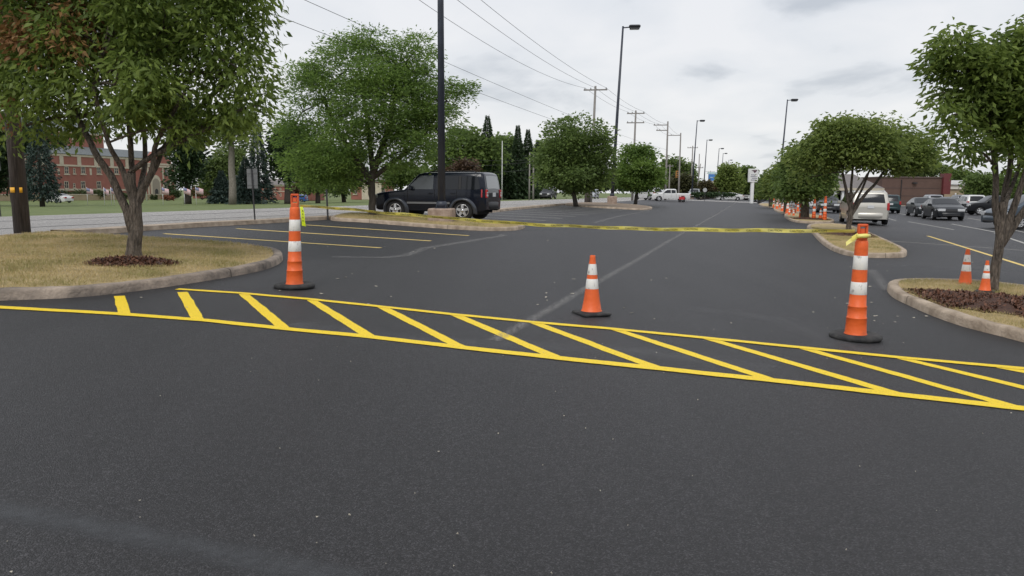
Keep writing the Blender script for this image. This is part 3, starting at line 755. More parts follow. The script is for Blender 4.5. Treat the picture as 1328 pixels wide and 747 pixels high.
bgtree('dark tree mass behind the round tree, across the street',770,190,[(770,236,22,9),(790,238,16,8),(745,238,20,8)],M_LDARK,360,.8,seed=44,cr=2.2)
bgtree('shrubby tree beside the small brick house beyond the lawn',398,160,[(395,240,9,7),(390,246,8,5)],M_LREDB,140,.6,seed=45,cr=1.4)
bgtree('green tree crown peeking past the left edge of the SUV',520,130,[(520,225,20,12),(540,228,18,12),(510,238,12,6)],M_LMID,300,.6,seed=46,cr=1.6)

def spruce(label,px,D,ytop,ybot,wpx,n=5200,seed=60,ml=None,name='spruce_tree',skirt=.03):
    rg=np.random.default_rng(seed); b=at_base(px,D); s=D/F
    top=A(px,ytop,D).z-b.z; bot=max(.3,A(px,ybot,D).z-b.z); Rr=wpx*s
    t=thing(name,b,0,label,'tree','trees beyond the street')
    MB().tube([(0,0,-.1),(0,0,top*.5),(0,0,top*.97)],[.3,.17,.03],8).build('trunk',M_BARK2,t)
    nt=26; P=[];AX=[];T=[]
    hh=rg.random(n)**.8; lay=np.floor(hh*nt)/nt
    lobe=rg.random(nt+1)*.45+.65
    an=rg.random(n)*2*PI; nb=9
    ph=(np.floor(hh*nt)*1.7)
    k=np.cos((an+ph)*nb/2)**2
    rad=Rr*(1-lay)**.85*lobe[(hh*nt).astype(int)]*(.35+.65*rg.random(n)**.6)*(.6+.4*k)+.12
    z=bot+(top-bot)*hh-rad*.22+rg.normal(size=n)*.12
    P=np.stack([rad*np.cos(an),rad*np.sin(an),z],1)
    AX=np.stack([np.cos(an),np.sin(an),-.35-rg.random(n)*.5],1)+rg.normal(size=(n,3))*.35
    global rng; rng=rg; CW[0]=.2
    cards('crown',ml or M_LSPR,P,AX,rdir(n),rg.uniform(.4,.9,n)*D/130*(1.05-.75*hh),rg.random(n)*.9,t); CW[0]=.22
spruce('bluish spruce on the lawn before the brick hall, behind the banded utility pole',54,88,150,256,26,seed=61,n=7000)
spruce('grey-green spruce behind the street sign beyond the lawn',336,115,158,262,26,seed=62,n=6000)
spruce('low bushy blue spruce at the foot of the pale trunk on the lawn',320,105,205,268,24,seed=63,n=5200)
spruce('low wide blue spruce left of the pale trunk on the lawn',288,112,222,268,20,seed=69,n=4200)
spruce('tallest dark spruce in the wood, peak behind the SUV roof',632,120,150,262,22,seed=64,ml=M_LDARK,n=7500)
spruce('dark spruce with a narrow spire in the wood right of the tallest one',671,130,163,260,17,seed=65,ml=M_LDARK,n=6500)
spruce('slightly shorter dark spruce at the right of the spired one',684,135,168,260,17,seed=66,ml=M_LDARK,n=6000)
spruce('dark spruce filling the gap left of the guyed poles',657,128,185,260,20,seed=67,ml=M_LDARK,n=5200)
spruce('dark spruce in the wood close to the SUV roof rear',615,125,176,260,20,seed=68,ml=M_LDARK,n=5200)
spruce('dark spruce in the wood behind the two pale poles',697,140,182,260,18,seed=70,ml=M_LDARK,n=5200)

# hedges & shrubs
def shrub(label,px,D,lobes,n,ls,ml=None,name='shrub',cat='shrub',group=None,seed=80):
    rg=np.random.default_rng(seed); b=at_base(px,D); global rng; rng=rg
    t=thing(name,b,0,label,cat,group); P=[]
    for x,y,rx,ry in lobes:
        c=A(x,y,D)-b; s=D/F; d=rdir(n)*(.55+.5*rg.random((n,1))); P.append(np.array(c)+d*np.array([rx*s,rx*s*.6,ry*s]))
    P=np.concatenate(P); P[:,2]=np.maximum(P[:,2],.05); N=len(P)
    mb=MB()
    for i in range(0,N,max(1,N//14)): mb.tube([(0,0,-.05),tuple(P[i]*.8)],[.05,.015],5)
    mb.build('stem',M_BARK2,t)
    cards('foliage',ml or M_HEDGE,P,rdir(N)+np.array([0,0,.3]),rdir(N),rg.uniform(.7,1.2,N)*ls,rg.random(N)*.9,t)
shrub('clipped dark hedge below the brick hall windows at left',95,150,[(60,252,10,4),(80,252,14,4),(104,252,12,5),(126,252,10,5)],500,.5,seed=81,name='hedge',cat='hedge')
shrub('green hedge right of the hall trunk stems, before the hall',142,155,[(142,253,8,5),(160,254,6,3)],400,.45,seed=82,name='hedge',cat='hedge')
shrub('round green shrub at the right corner of the brick hall',222,165,[(222,249,6,7),(228,252,6,5)],400,.5,seed=83)
shrub('reddish flowering shrub right of the hall arch',216,150,[(214,256,4,3),(222,257,4,3)],250,.35,ml=leaf_mat('flower_red',(.12,.05,.03),(.42,.16,.09)),seed=84)
shrub('pair of small dark yews at the foot of the hall arch',199,160,[(197,256,2,3.5),(202,256,2,3.5)],200,.35,seed=85)
shrub('long ochre hedge far behind the lawn right of the dark tree',262,170,[(252,250,8,5),(262,250,8,5),(272,250,8,5)],350,.5,ml=leaf_mat('ochre_leaves',(.10,.07,.03),(.2,.15,.06)),seed=86,name='hedge',cat='hedge')
shrub('low green hedge beside the foot of the white pylon sign',984,110,[(980,256,5,2.2),(988,256,6,2.6),(996,256,6,2.4),(1004,256,5,3)],300,.35,ml=M_LROW,seed=87,name='hedge',cat='hedge')
shrub('dark hedge row behind the far parked cars before the cross road',905,128,[(905,252.5,9,2.5),(925,252.5,10,2.5),(945,253,10,2)],420,.4,ml=M_LDARK,seed=88,name='hedge',cat='hedge')

exec_marker=0
# ---------------------------------------------------------------- cones
def base_ring(mb,rx,h,n=40,c=(0,0,0)):
    prof=[(rx*.96,0),(rx,h*.25),(rx,h*.6),(rx*.93,h*.92),(rx*.80,h),(rx*.62,h*.82),(rx*.55,h*.85)]
    return mb.lathe(prof,n,c)
def make_drum(label,loc,s=1.,lean=(0,0),squash=1.):
    t=thing('channelizer_cone',loc,0,label,'traffic cone','tall channelizer cones',s)
    base_ring(MB(),.235,.056).build('base',M_RUB,t)
    def seg(pr,nm,m,lab=None):
        o=MB().lathe([(r,z) for r,z in pr],30,(0,0,0),lean=lean,capb=False,capt=False).build(nm,m,t)
        return o
    rz=lambda z: .118-.062*min(1,(z-.05)/.85)
    seg([(.104,.045),(.096,.065),(.093,.12),(.090,.20),(.092,.203),(.092,.208),(.086,.212),(.083,.31),(.085,.313),(.085,.318),(.078,.322),(.074,.43)],'body',M_ORANGE)
    seg([(.0735,.43),(.0755,.433),(.0705,.548),(.069,.55)],'reflective_band',M_REFL)
    seg([(.0685,.55),(.067,.60),(.065,.668)],'body',M_ORANGE)
    seg([(.0645,.668),(.0665,.671),(.062,.798),(.0605,.80)],'reflective_band',M_REFL)
    seg([(.0600,.80),(.059,.87),(.057,.925),(.052,.94),(.045,.945)],'body',M_ORANGE)
    # neck and open handle
    h=MB(); lx,ly=lean
    def bx(c,d): h.box((c[0]+lx*c[2],c[1]+ly*c[2],c[2]),d,0,.01)
    bx((0,0,.965),(.085,.06,.06)); bx((-.037,0,1.03),(.018,.045,.10)); bx((.037,0,1.03),(.018,.045,.10)); bx((0,0,1.085),(.092,.045,.026)); bx((0,0,1.03),(.045,.012,.05))
    h.build('handle',M_ORANGEF,t)
    return t
def make_cone(label,loc,s=1.,rz=.5,group='traffic cones',lean=(0,0)):
    t=thing('traffic_cone',loc,rz,label,'traffic cone',group,s)
    b=MB(); b.box((0,0,.019),(.37,.37,.038),0,.02); b.lathe([(.16,.036),(.13,.05)],24,capb=False); b.build('base',M_RUB,t)
    def seg(pr,nm,m): return MB().lathe(pr,28,lean=lean,capb=False,capt=(pr[-1][1]>.70)).build(nm,m,t)
    seg([(.135,.045),(.118,.06),(.098,.18),(.079,.32)],'body',M_ORANGE)
    seg([(.0795,.32),(.0805,.323),(.0675,.437),(.066,.44)],'reflective_band',M_REFL)
    seg([(.0655,.44),(.060,.49)],'body',M_ORANGE)
    seg([(.0605,.49),(.0612,.493),(.046,.617),(.045,.62)],'reflective_band',M_REFL)
    seg([(.0435,.62),(.034,.69),(.033,.715),(.029,.722),(.026,.70)],'body',M_ORANGE)
    return t
pl=G(382,373); pr=G(1109,439); pm=G(767,408)
make_drum('tall orange and white cone at left with a yellow-green tape tail, near the kerb tip',pl,(pl.y/F*122)/1.10,lean=(.035,0))
make_drum('orange and white channelizer cone at right holding the end of the caution tape',pr,(pr.y/F*151)/1.10,lean=(0,0))
make_cone('single orange cone with two white bands standing mid-lot behind the hatching',pm,(pm.y/F*79)/.73,rz=.35)
p1=G(1251,374,.02); make_cone('orange cone on the kerb of the nearest right island, fully visible',p1,(p1.y/F*52)/.73,rz=.2)
p2=G(1277,379,.1); make_cone('orange cone half hidden behind the tree trunk on the nearest right island',p2,(p2.y/F*42)/.73,rz=.9)
# far cones along the island row
for px,yb,yt,kind,lab in ((1044,282,257,'d','channelizer cone left of the row tree trunk in the clustered cones'),(1055,286,256,'d','channelizer cone standing between the row tree trunk and the small cone'),
  (1069,287,255,'d','rightmost channelizer cone of the cluster near the minivan front'),(1063.5,286,270,'c','small cone between the two rightmost channelizer cones of the cluster'),
  (1034.5,275,258,'d','channelizer cone just behind and left of the cluster'),(1021,278,261,'c','orange cone on the third island beside the row trunk'),(1026,277,265,'c','smaller orange cone right beside another on the third island'),
  (1011,270,257,'d','slim channelizer cone on the fourth island, right of the orange pair'),(1003,270,257,'d','channelizer cone at the left end of the fourth island'),(999,268,256,'d','leftmost far channelizer cone near the pylon hedge'),
  (1016,273,260,'c','orange cone between the far trunks of the island row'),(1029,281,271,'c','short orange cone behind the third island kerb'),
  (1037.5,284,264,'d','channelizer cone leftmost on the island of the second row tree'),(1031,277.5,261,'d','channelizer cone between the cluster and the orange pair'),(1007.5,272,261,'c','orange cone at the kerb of the fourth island'),(1014,275,264,'c','small orange cone beside the slim channelizer cone'),(1023.5,280,269,'c','small orange cone at the kerb tip of the third island')):
    p=G(px,yb,.02); hgt=p.y/F*(yb-yt)
    if kind=='d': make_drum(lab,p,hgt/1.1)
    else: make_cone(lab,p,hgt/.73,rz=px)

# ---------------------------------------------------------------- caution tape
sl=(pl.y/F*122)/1.10; sr=(pr.y/F*151)/1.10
P0=pl+Vector((.10,0.02,.93*sl)); P1=pr+Vector((-.05,.05,.985*sr))
Tt=thing('caution_tape',P0,0,'yellow caution tape strung between the two tall cones across the lot','caution tape')
N=220; cen=[];nrm=[]
d=(P1-P0); side=Vector((d.y,-d.x,0)).normalized()
targets=[(395,267.5),(450,271),(508,277),(565,281),(610,285.5),(700,291.5),(830,296.8),(960,298.6),(1090,299.8)]
def pix(p):
    rel=p-CAM; zz=rel.dot(Fw); return CX+F*rel.dot(Rt)/zz, CY-F*rel.dot(Up)/zz
for i in range(N+1):
    t=i/N; p=P0+d*t
    X,Y=pix(p)
    yy=np.interp(X,[a for a,_ in targets],[b for _,b in targets])
    p.z+=(Y-yy)*p.y/F          # sag of the tape between its ties
    p.z+=.003*math.sin(t*60); cen.append(p-P0)
w=.020; rows=[[],[],[]]
twist=[]
for i,c in enumerate(cen):
    t=i/N; X=pix(c+P0)[0]
    an=np.interp(X,[395,480,520,560,640,760,860,1000,1090],[.6,.7,.5,.7,.5,.55,.35,.25,.6])+.12*math.sin(t*47)
    upv=Vector((0,0,1))*math.cos(an)+side*math.sin(an); twist.append(upv)
    cr=.006*math.sin(t*90)
    for k,s in enumerate((-1,0,1)): rows[k].append(tuple(c+upv*(w*s)+side*(cr*(s==0))))
tape_o=MB().grid(rows).build('tape',M_TAPE,Tt)
# knots and tails
mb=MB(); k=P1-P0
for q,(dx,dz) in enumerate(((-.03,-.02),(-.055,-.045))):
    pts=[k+Vector((dx*s*1.3,-.06-.01*s,dz*s*(1 if q else .6))) for s in (0,.4,.8,1.2,1.6)]
    mb.grid([[tuple(p+Vector((0,0,.03-.004*i))) for i,p in enumerate(pts)],[tuple(p-Vector((0,.012,.022))) for p in pts]])
mb.tube([k+Vector((-.03,-.11,0)),k+Vector((.05,-.12,.005)),k+Vector((.13,-.02,0))],[.02,.022,.02],7)
mb.build('knot',M_TAPE,Tt)
mb=MB()
mb.grid([[(.0,-.03,.02),(.015,-.05,-.06),(.022,-.05,-.15),(.02,-.04,-.21)],[(.035,-.03,.02),(.06,-.05,-.06),(.062,-.05,-.15),(.07,-.04,-.22)]])
mb.build('tail',M_TAG,Tt)
mb=MB()
for zz in (-.03,-.07,-.11,-.15): mb.box((.04,-.056,zz),(.008,.002,.020),0)
mb.build('print',M_BLK,Tt)
# printed word CAUTION repeated along the tape
fc=bpy.data.curves.new('caution_text','FONT'); fc.body='CAUTION'; fc.size=.030; fc.align_x='LEFT'; fc.align_y='CENTER'
fo=bpy.data.objects.new('caution_text',fc); COL.objects.link(fo)
dg=bpy.context.evaluated_depsgraph_get(); tm=bpy.data.meshes.new_from_object(fo.evaluated_get(dg))
bmt=bmesh.new(); bmt.from_mesh(tm); bmesh.ops.triangulate(bmt,faces=bmt.faces); bmesh.ops.subdivide_edges(bmt,edges=[e for e in bmt.edges if e.calc_length()>.03],cuts=1,use_grid_fill=False); bmesh.ops.triangulate(bmt,faces=bmt.faces)
tv=[v.co.copy() for v in bmt.verts]; tf=[tuple(v.index for v in f.verts) for f in bmt.faces]; bmt.free()
bpy.data.objects.remove(fo); 
cum=[0]
for a,b in zip(cen,cen[1:]): cum.append(cum[-1]+(b-a).length)
tot=cum[-1]; mb=MB(); s0=.15; 
tv_w=max(v.x for v in tv)
ca=np.array([tuple(c) for c in cen]); tw=np.array([tuple(c) for c in twist])
while s0+tv_w<tot-.1:
    vs=[]
    for v in tv:
        s=s0+v.x
        c=[np.interp(s,cum,ca[:,j]) for j in range(3)]; u_=[np.interp(s,cum,tw[:,j]) for j in range(3)]
        tt=s/tot; cr=.006*math.sin(tt*90)*(1-abs(v.y)/w)
        for_=Vector(c)+Vector(u_)*v.y+side*cr
        n_=side.cross(Vector((0,0,1))).cross(Vector(u_)) ; toc=(CAM-(P0+Vector(c))).normalized()
        nn=d.normalized().cross(Vector(u_)).normalized()
        if nn.dot(toc)<0: nn=-nn
        vs.append(for_+nn*.0025)
    mb.add(vs,tf); s0+=tv_w+.07
lo_=mb.build('lettering',M_BLK)
tape_o.data.materials.append(M_BLK)
bmj=bmesh.new(); bmj.from_mesh(tape_o.data); k0=len(bmj.faces); bmj.from_mesh(lo_.data); bmj.faces.ensure_lookup_table()
for f in bmj.faces[k0:]: f.material_index=1
bmj.to_mesh(tape_o.data); bmj.free(); bpy.data.objects.remove(lo_)

# ---------------------------------------------------------------- poles
def light_pole(label,px,D,top_z,base_h=.75,head_dir=1,base=True,r=.11,bpos=None,lean=0):
    b=bpos or at_base(px,D)
    t=thing('light_pole',b,-.1,label,'light pole','tall parking lot light poles')
    if base:
        mb=MB(); mb.lathe([(.40,-.2),(.40,base_h-.06),(.37,base_h)],6); o=MB(); o.box((0,0,base_h/2-.1),(.80,.80,base_h+.2),0,.05); o.build('concrete_base',M_BASE,t)
    z0=base_h if base else 0
    f=MB(); f.box((0,0,z0+.015),(.4,.4,.03)); f.lathe([(.2,z0+.02),(.18,z0+.2),(.12,z0+.24)],16)
    for a in(-1,1):
        for c in(-1,1): f.tube([(a*.15,c*.15,z0),(a*.15,c*.15,z0+.09)],.018,6)
    f.build('base_flange',M_POLE,t)
    MB().tube([(0,0,z0+.02),(lean*.5,0,z0+top_z*.5),(lean,0,top_z)],[r,r*.78,r*.52],14).build('shaft',M_POLE,t)
    MB().tube([(lean,0,top_z-.12),(lean+.55*head_dir,0,top_z-.08)],.05,8).build('arm',M_POLE,t)
    h=MB(); cx=lean+.95*head_dir
    h.box((cx,0,top_z-.03),(.95,.62,.20),0,.09); h.box((cx,0,top_z-.18),(.80,.52,.12),0,.03); hd=h.build('lamp_head',M_BRONZE,t)
    g=MB().box((cx,0,top_z-.255),(.66,.42,.02)); g.build('lens',M_LENS,hd)
    return t
pb=G(573,290.5); light_pole('nearest tall dark light pole on a concrete block in front of the SUV',573,0,14.6,bpos=Vector((pb.x,pb.y,pb.z)),base_h=.52,r=.125)
light_pole('second tall light pole beside the round dark green tree, lamp pointing right',794,63,14.7,lean=.55,r=.15)
light_pole('third light pole in line, rising behind the tailgate of the white pickup',897,140,14.6,lean=.5,r=.15)
light_pole('fourth light pole in line, just right of the pickup and its pole',912,193,14.8,lean=.4,r=.16)
light_pole('fifth light pole in line, shaft ending behind the blue banner sign',928,228,14.8,lean=.5,r=.16)
light_pole('sixth light pole in line, right of the blue banner sign',934,255,14.8,lean=.4,r=.16)
light_pole('farthest small light pole of the line, at the upright light green tree',942,300,14.6,lean=.4,r=.17)
light_pole('solitary light pole on the right with its lamp seen end-on, rising from the tree row',1009.5,106,14.7,lean=.55,r=.15)

def utility(label,px,D,H,arms=((.4,2.4),),r=.15,m=None,bpos=None,lean=0,rz=None,cat='utility pole'):
    b=bpos or at_base(px,D)
    t=thing('utility_pole',b,-ANG*.6 if rz is None else rz,label,cat,'wooden utility poles')
    MB().tube([(0,0,-.3),(lean*.3,0,H*.35),(lean,0,H)],[r*1.1,r*.95,r*.7],12).build('shaft',m or M_WOODG,t)
    for aa in arms:
        dz,w=aa[:2]; ox=aa[2] if len(aa)>2 else 0; a=MB(); z=H-dz; a.box((lean+ox,.12,z),(w,.10,.12),0)
        ar=a.build('crossarm',m or M_WOODG,t)
        ins=MB()
        for x in (-w/2+.12,0 if dz<.1 else -w/5,w/2-.12): ins.lathe([(.04,z+.06),(.065,z+.1),(.03,z+.15),(.06,z+.18),(.02,z+.22)],8,(lean+ox+x,.12,0))
        ins.build('insulator',M_SIGNG,ar)
    return t
b0=G(30,311,-.05)
up0=utility('thick dark utility pole with an orange-yellow band at the left edge behind the island',30,0,11.5,((.4,2.4),),r=.135,m=M_WOOD,bpos=b0,lean=-.1,rz=-.3)
zb=A(30,246.5,b0.y).z-b0.z
def ringpatch(t,z,h,a0,a1,r,m,nm):
    rows=[[(r*math.cos(a0+(a1-a0)*i/10),r*math.sin(a0+(a1-a0)*i/10),zz) for i in range(11)] for zz in (z-h/2,z+h/2)]
    return MB().grid(rows).build(nm,m,t,solid=.004)
M_REFY=mat('reflector_amber',(.85,.42,.02),.4)
for c in kids(up0):
    if c.name.startswith('shaft'): shaft0=c
rr=.147
ringpatch(up0,zb,.10,R(-172),R(-68),rr,M_REFY,'reflective_band'); ringpatch(up0,zb,.10,R(-38),R(-18),rr,M_REFY,'reflective_band')
uA=utility('utility pole with one wide crossarm above the round dark green tree',766,73,11.2,((.35,2.3),),lean=.25)
uB=utility('utility pole with two crossarms above the smaller green tree',820,94,11.2,((.35,2.2),(1.5,2.2)),lean=.15)
uC=utility('utility pole whose two arms reach left, near the pickup hood',863,107,11.2,((.5,2.1,-.95),(1.25,1.7,-.75)))
uD=utility('utility pole with one arm right of the armed pole over the pickup',880,127,11.2,((.4,2.4,-1.1),))
uE=utility('slim distant utility pole just left of the third light pole',896,158,11,((.4,2.2),))
uF=utility('distant bare utility pole between the third and fourth light poles',905,190,11,())
uG=utility('very distant utility pole with crossarm seen over the blue banner sign',920,330,11,((.4,4.),(1.3,3)))
utility('pale stub pole left of two, at the edge of the wood',686.5,95,6,(),m=M_WOODG,r=.1)
utility('pale stub pole right of two, at the edge of the wood, orange marked',691.5,95,5.8,(),m=M_WOODG,r=.12)
utility('short pale pole near the pickup hood under the utility lines',867.5,125,5.8,((.3,1.2),),m=M_WOODG,r=.12)
utility('pale leaning pole right of the third light pole',903,150,7,((.8,1.2),),m=M_WOODG,r=.13,lean=.6)
utility('thin white pole in front of the spruces in the wood',651,115,9,(),m=M_WHITE,r=.06)
utility('short brown post beside the round dark green tree trunk',762,68,1.9,(),m=M_WOOD,r=.28)
# wires
def wire(name,a,b,sag,lab,r=.012,grp='overhead power lines'):
    mb=MB(); pts=[]
    for i in range(25):
        t=i/24; p=Vector(a).lerp(Vector(b),t)-Vector((0,0,sag*4*t*(1-t))); pts.append(p-Vector(a))
    mb.tube(pts,r,5); o=mb.build(name,M_WIRE); o.location=a; tag(o,lab,'wire',grp); return o
def ptop(t,x,z):
    M=Matrix.Translation(t.location)@Matrix.Rotation(t.rotation_euler.z,4,'Z'); return M@Vector((x,.12,z))
S1=A(500,-2,34); S2=A(486,-2,33); S3=A(455,-2,31)
names=['upper power wire at right of the bundle running down to the first crossarm pole','middle power wire of the bundle running down to the first crossarm pole','lowest power wire of the bundle running down to the first crossarm pole']
sa=[ptop(up0,x,11.3) for x in (1.1,.2,-1.1)]; ea=[ptop(uA,.25+x,11.05) for x in (1.,0.,-1.)]
for i,(px_,) in enumerate(((505,),(490,),(458,))):
    a=sa[i]; e=ea[i]
    wire('power_wire',a,e,(0.9,1.05,1.5)[i],names[i])
for i,x in enumerate((1.,0.,-1.)):
    wire('power_wire',ptop(uA,.25+x,11.05),ptop(uB,.15+x,11.05),.25,['right','middle','left'][i]+' power wire between the first and second crossarm poles')
    wire('power_wire',ptop(uB,.15+x,11.05),ptop(uC,-.95+x*.9,10.8),.25,['right','middle','left'][i]+' power wire between the second and third crossarm poles')
    wire('power_wire',ptop(uC,-.95+x*.9,10.8),ptop(uD,-1.1+x,10.9),.3,['right','middle','left'][i]+' power wire between the third and fourth crossarm poles')
wire('cable',ptop(up0,.1,7.0),ptop(uC,0,7.2),.5,'upper communication cable crossing the sky left of the nearest light pole',.009,'communication cables')
wire('cable',ptop(up0,.1,6.2),ptop(uC,0,6.5),.5,'lower communication cable passing behind the locust crown',.009,'communication cables')
wire('cable',A(560,212,110),A(686,210,95),.4,'low cable over the wood ending at the pale stub pole',.02,'communication cables')
wire('cable',A(560,220,110),A(686,220,95),.4,'lowest cable over the wood behind the SUV roof',.02,'communication cables')
wire('cable',A(560,203,110),A(720,206,100),.4,'highest of the low cables across the wood',.015,'communication cables')
wire('guy_wire',A(677,228,98),G(667,255.5),0,'left slanting guy wire in front of the wood',.03,'guy wires')
wire('guy_wire',A(681,228,98),G(673,255.5),0,'right slanting guy wire in front of the wood',.03,'guy wires')

# ---------------------------------------------------------------- street signs and posts
def sign_back(label,px,yb,yt,sign,w,h,name='street_sign',lean=0,post_m=None,D=None,shape='rect',sm=None,r=.025):
    b=G(px,yb) if D is None else at_base(px,D); D=b.y; s=D/F
    t=thing(name,b,0,label,'sign' if sign else 'post'); H=(yb-yt)*s
    ln=-.03*H
    MB().box((0,0,0),(.001,.001,.001)) 
    p=MB(); p.tube([(0,0,-.1),(ln,0,H)],[r,r],4,smooth=False); p.build('post',post_m or M_RIMD,t)
    if sign:
        if shape=='rect':
            q=MB(); z=H-h*s/2; q.box((ln,.035,z),(w*s,.02,h*s),.15,.004)
            for zz in (-.3,.3): q.box((ln,.018,z+zz*h*s),(w*s*.9,.012,.04),.15)
            q.build('sign_panel',sm or M_SIGNG,t)
        else:
            q=MB(); n=8; R_=w*s/2; z=H-R_
            q.lathe([(R_,-.012),(R_,.012)],n,(ln,-.03,z),'Y'); q.build('sign_panel',sm or M_SIGNG,t)
    return t
sign_back('grey back of a street sign on a dark post left of the left cone',331,289.5,220,True,13,25,lean=-1)
sign_back('thin bare dark post at the street edge right of the left cone',425.5,285,246,False,0,0,name='bare_post',r=.035)
sign_back('grey sign back at the very left frame edge beyond the utility pole',1,280,199,True,11,23,r=.02)
sign_back('round pale sign back on a post before the far parked cars',914.5,257,240,True,5.5,5.5,D=112,shape='oct',sm=mat('sign_pale',(.42,.43,.43),.5),r=.05)
sign_back('white pole with a pale plate near the pickup hood, beyond the cross road',851,253,238,True,3,3,D=125,sm=M_WHITE,r=.05)
sign_back('small white roadside plate behind the white cars at the pickup',836,253,241,True,2.5,4,D=120,sm=M_WHITE,r=.05)
# traffic signals
def signal(label,px,py,D):
    b=A(px,py,D); t=thing('traffic_signal',b,0,label,'traffic light','traffic signals over the far crossing')
    MB().box((0,0,0),(.38,.3,1.05),0,.05).build('housing',mat('signal_yellow',(.45,.2,.03),.5),t)
    m=MB()
    for z in(-.32,0,.32): m.lathe([(.13,-.17),(.12,-.16)],12,(0,0,z),'Y')
    m.build('lens',M_TRIM,t)
    MB().tube([(0,0,.5),(0,0,2.2)],.02,6).build('hanger',M_WIRE,t)
signal('yellow traffic signal hanging right of the round dark tree crown',780,224,105)
signal('orange-red traffic signal near the olive bush over the pickup',878,226,115)

# pylon signs
def box_thing(name,label,cat,b,rz=0): return thing(name,b,rz,label,cat)
b=at_base(975,105); s=b.y/F
t=box_thing('pylon_sign','white double-panel pylon sign on a white column behind the low hedge','sign',b,.0)
top=A(975,219,b.y).z-b.z; 
MB().box((0,0,top*.5),(.42,.42,top),0,.03).build('column',M_WHITE,t)
pn=MB().box((.05,0,top-16*s/2-.05),(12.5*s,.5,17*s),.25,.05).build('panel',M_WHITE,t)
# emblem on the panel: dark flared wedge with grey illegible lines below
zt=top-3.4*s
pf=.25
def onp(x,z,off=-.27):
    return (.05+x*math.cos(pf)-off*math.sin(pf),x*math.sin(pf)+off*math.cos(pf),z)
e=MB(); e.add([onp(-.45,zt+.18),onp(.5,zt+.22),onp(.3,zt-.02),onp(.05,zt-.22),onp(-.1,zt)],[(0,1,2,3,4)]); e.build('emblem',mat('emblem_dark',(.10,.05,.07),.5),pn,solid=.01)
e=MB()
for k,(x0,x1) in enumerate(((-.5,.15),(-.55,.4),(-.35,.5),(-.5,.3))):
    z=zt-.42-k*.24; e.add([onp(x0,z),onp(x1,z),onp(x1,z-.09),onp(x0,z-.09)],[(0,1,2,3)])
e.build('text_lines',mat('faded_print',(.25,.25,.3),.6),pn,solid=.01)
b=at_base(926,170); s=b.y/F
t=box_thing('banner_sign','wide roadside sign with a blue band over white, on two pillars far behind the lot','sign',b)
top=A(930,223.5,b.y).z-b.z
MB().box((0,0,top-6.5*s),(16*s,.5,8.5*s)).build('blue_panel',M_BLUEP,t)
MB().box((0,0,top-.9*s),(18*s,.6,2.*s)).build('top_panel',M_TEAL,t)
MB().box((9.4*s,0,top*.5-.2),(2.4*s,.6,top-.4)).build('pillar',M_WHITE,t)
MB().box((0,.1,top-12.5*s),(15*s,.4,3.*s)).build('lower_panel',mat('pale_ochre',(.5,.44,.36),.7),t)
MB().box((3*s,.1,top-18*s),(8*s,.4,7*s)).build('red_panel',mat('dull_red',(.35,.1,.09),.7),t)
e=MB()
for x0,x1 in ((-6,-3),(-2,2.5),(3,5.5)): e.box(((x0+x1)/2*s,-.27,top-6.5*s),((x1-x0)*s,.03,1.3*s))
e.build('text_lines',mat('sign_pale_blue',(.4,.55,.75),.5),t)

# ---------------------------------------------------------------- buildings
class Fac:
    """a vertical facade: empty at its base, local x along it, y going back"""
    def __init__(s,name,org,rz,label,cat='building',group=None):
        s.t=thing(name,org,rz,label,cat,group); s.o=Vector(org); s.x=Vector((math.cos(rz),math.sin(rz),0)); s.n=Vector((-math.sin(rz),math.cos(rz),0))
    def p(s,px,py,back=0):
        d=ray(px,py); t=((s.o+s.n*back)-CAM).dot(s.n)/d.dot(s.n); q=CAM+d*t-s.o
        return q.dot(s.x),q.z
    def rect(s,px0,py0,px1,py1,back=0):
        m=(py0+py1)/2; mx=(px0+px1)/2
        x0=s.p(px0,m,back)[0];x1=s.p(px1,m,back)[0];z1=s.p(mx,py0,back)[1];z0=s.p(mx,py1,back)[1]
        return x0,x1,z0,z1
    def slab(s,name,m,r,y0,y1,parent=None,bev=0):
        x0,x1,z0,z1=r; return MB().box(((x0+x1)/2,(y0+y1)/2,(z0+z1)/2),(abs(x1-x0),y1-y0,z1-z0),0,bev).build(name,m,parent or s.t)
    def window(s,r,fm=M_CREAM,bars=(1,1),sill=True):
        x0,x1,z0,z1=r
        w=s.slab('window',M_WINB,r,-.03,.05)
        f=MB(); fw=.10
        for a in (x0+fw/2,x1-fw/2): f.box((a,-.05,(z0+z1)/2),(fw,.08,z1-z0))
        for a in (z0+fw/2,z1-fw/2): f.box(((x0+x1)/2,-.05,a),(x1-x0,.08,fw))
        for k in range(bars[0]): a=x0+(x1-x0)*(k+1)/(bars[0]+1); f.box((a,-.045,(z0+z1)/2),(.07,.06,z1-z0-.2))
        for k in range(bars[1]): a=z0+(z1-z0)*(k+1)/(bars[1]+1); f.box(((x0+x1)/2,-.043,a),(x1-x0-.2,.05,.07))
        f.build('frame',fm,w)
        if sill: MB().box(((x0+x1)/2,-.08,z0-.12),(x1-x0+.3,.22,.2)).build('sill',M_CREAM,w)
        return w
org=Vector((-93,150,0))-DV*20; org.z=-.84
H=Fac('brick_hall',org,PI/2-ANG,'large red brick hall with cream stone bands and pointed entrance arch','building')
xr=H.p(223,230)[0]; zt=H.p(75,199)[1]
H.slab('wall',M_BRICK,(0,xr,0,zt),0,14)
ze=H.p(75,206.2)[1]; zf=H.p(75,213.2)[1]
for za,zb_ in ((zt-.45,zt+.1),(zf-.3,zf+.05)): H.slab('stone_band',M_CREAM,(-.1,xr+.1,za,zb_),-.16,-.001)
x=1.
fr=MB()
while x<xr-2: fr.box((x,-.06,(zt-.45+zf)/2),(.9,.12,zt-.45-zf-.02)); x+=4.2
fr.build('frieze_blocks',M_CREAM,H.t)
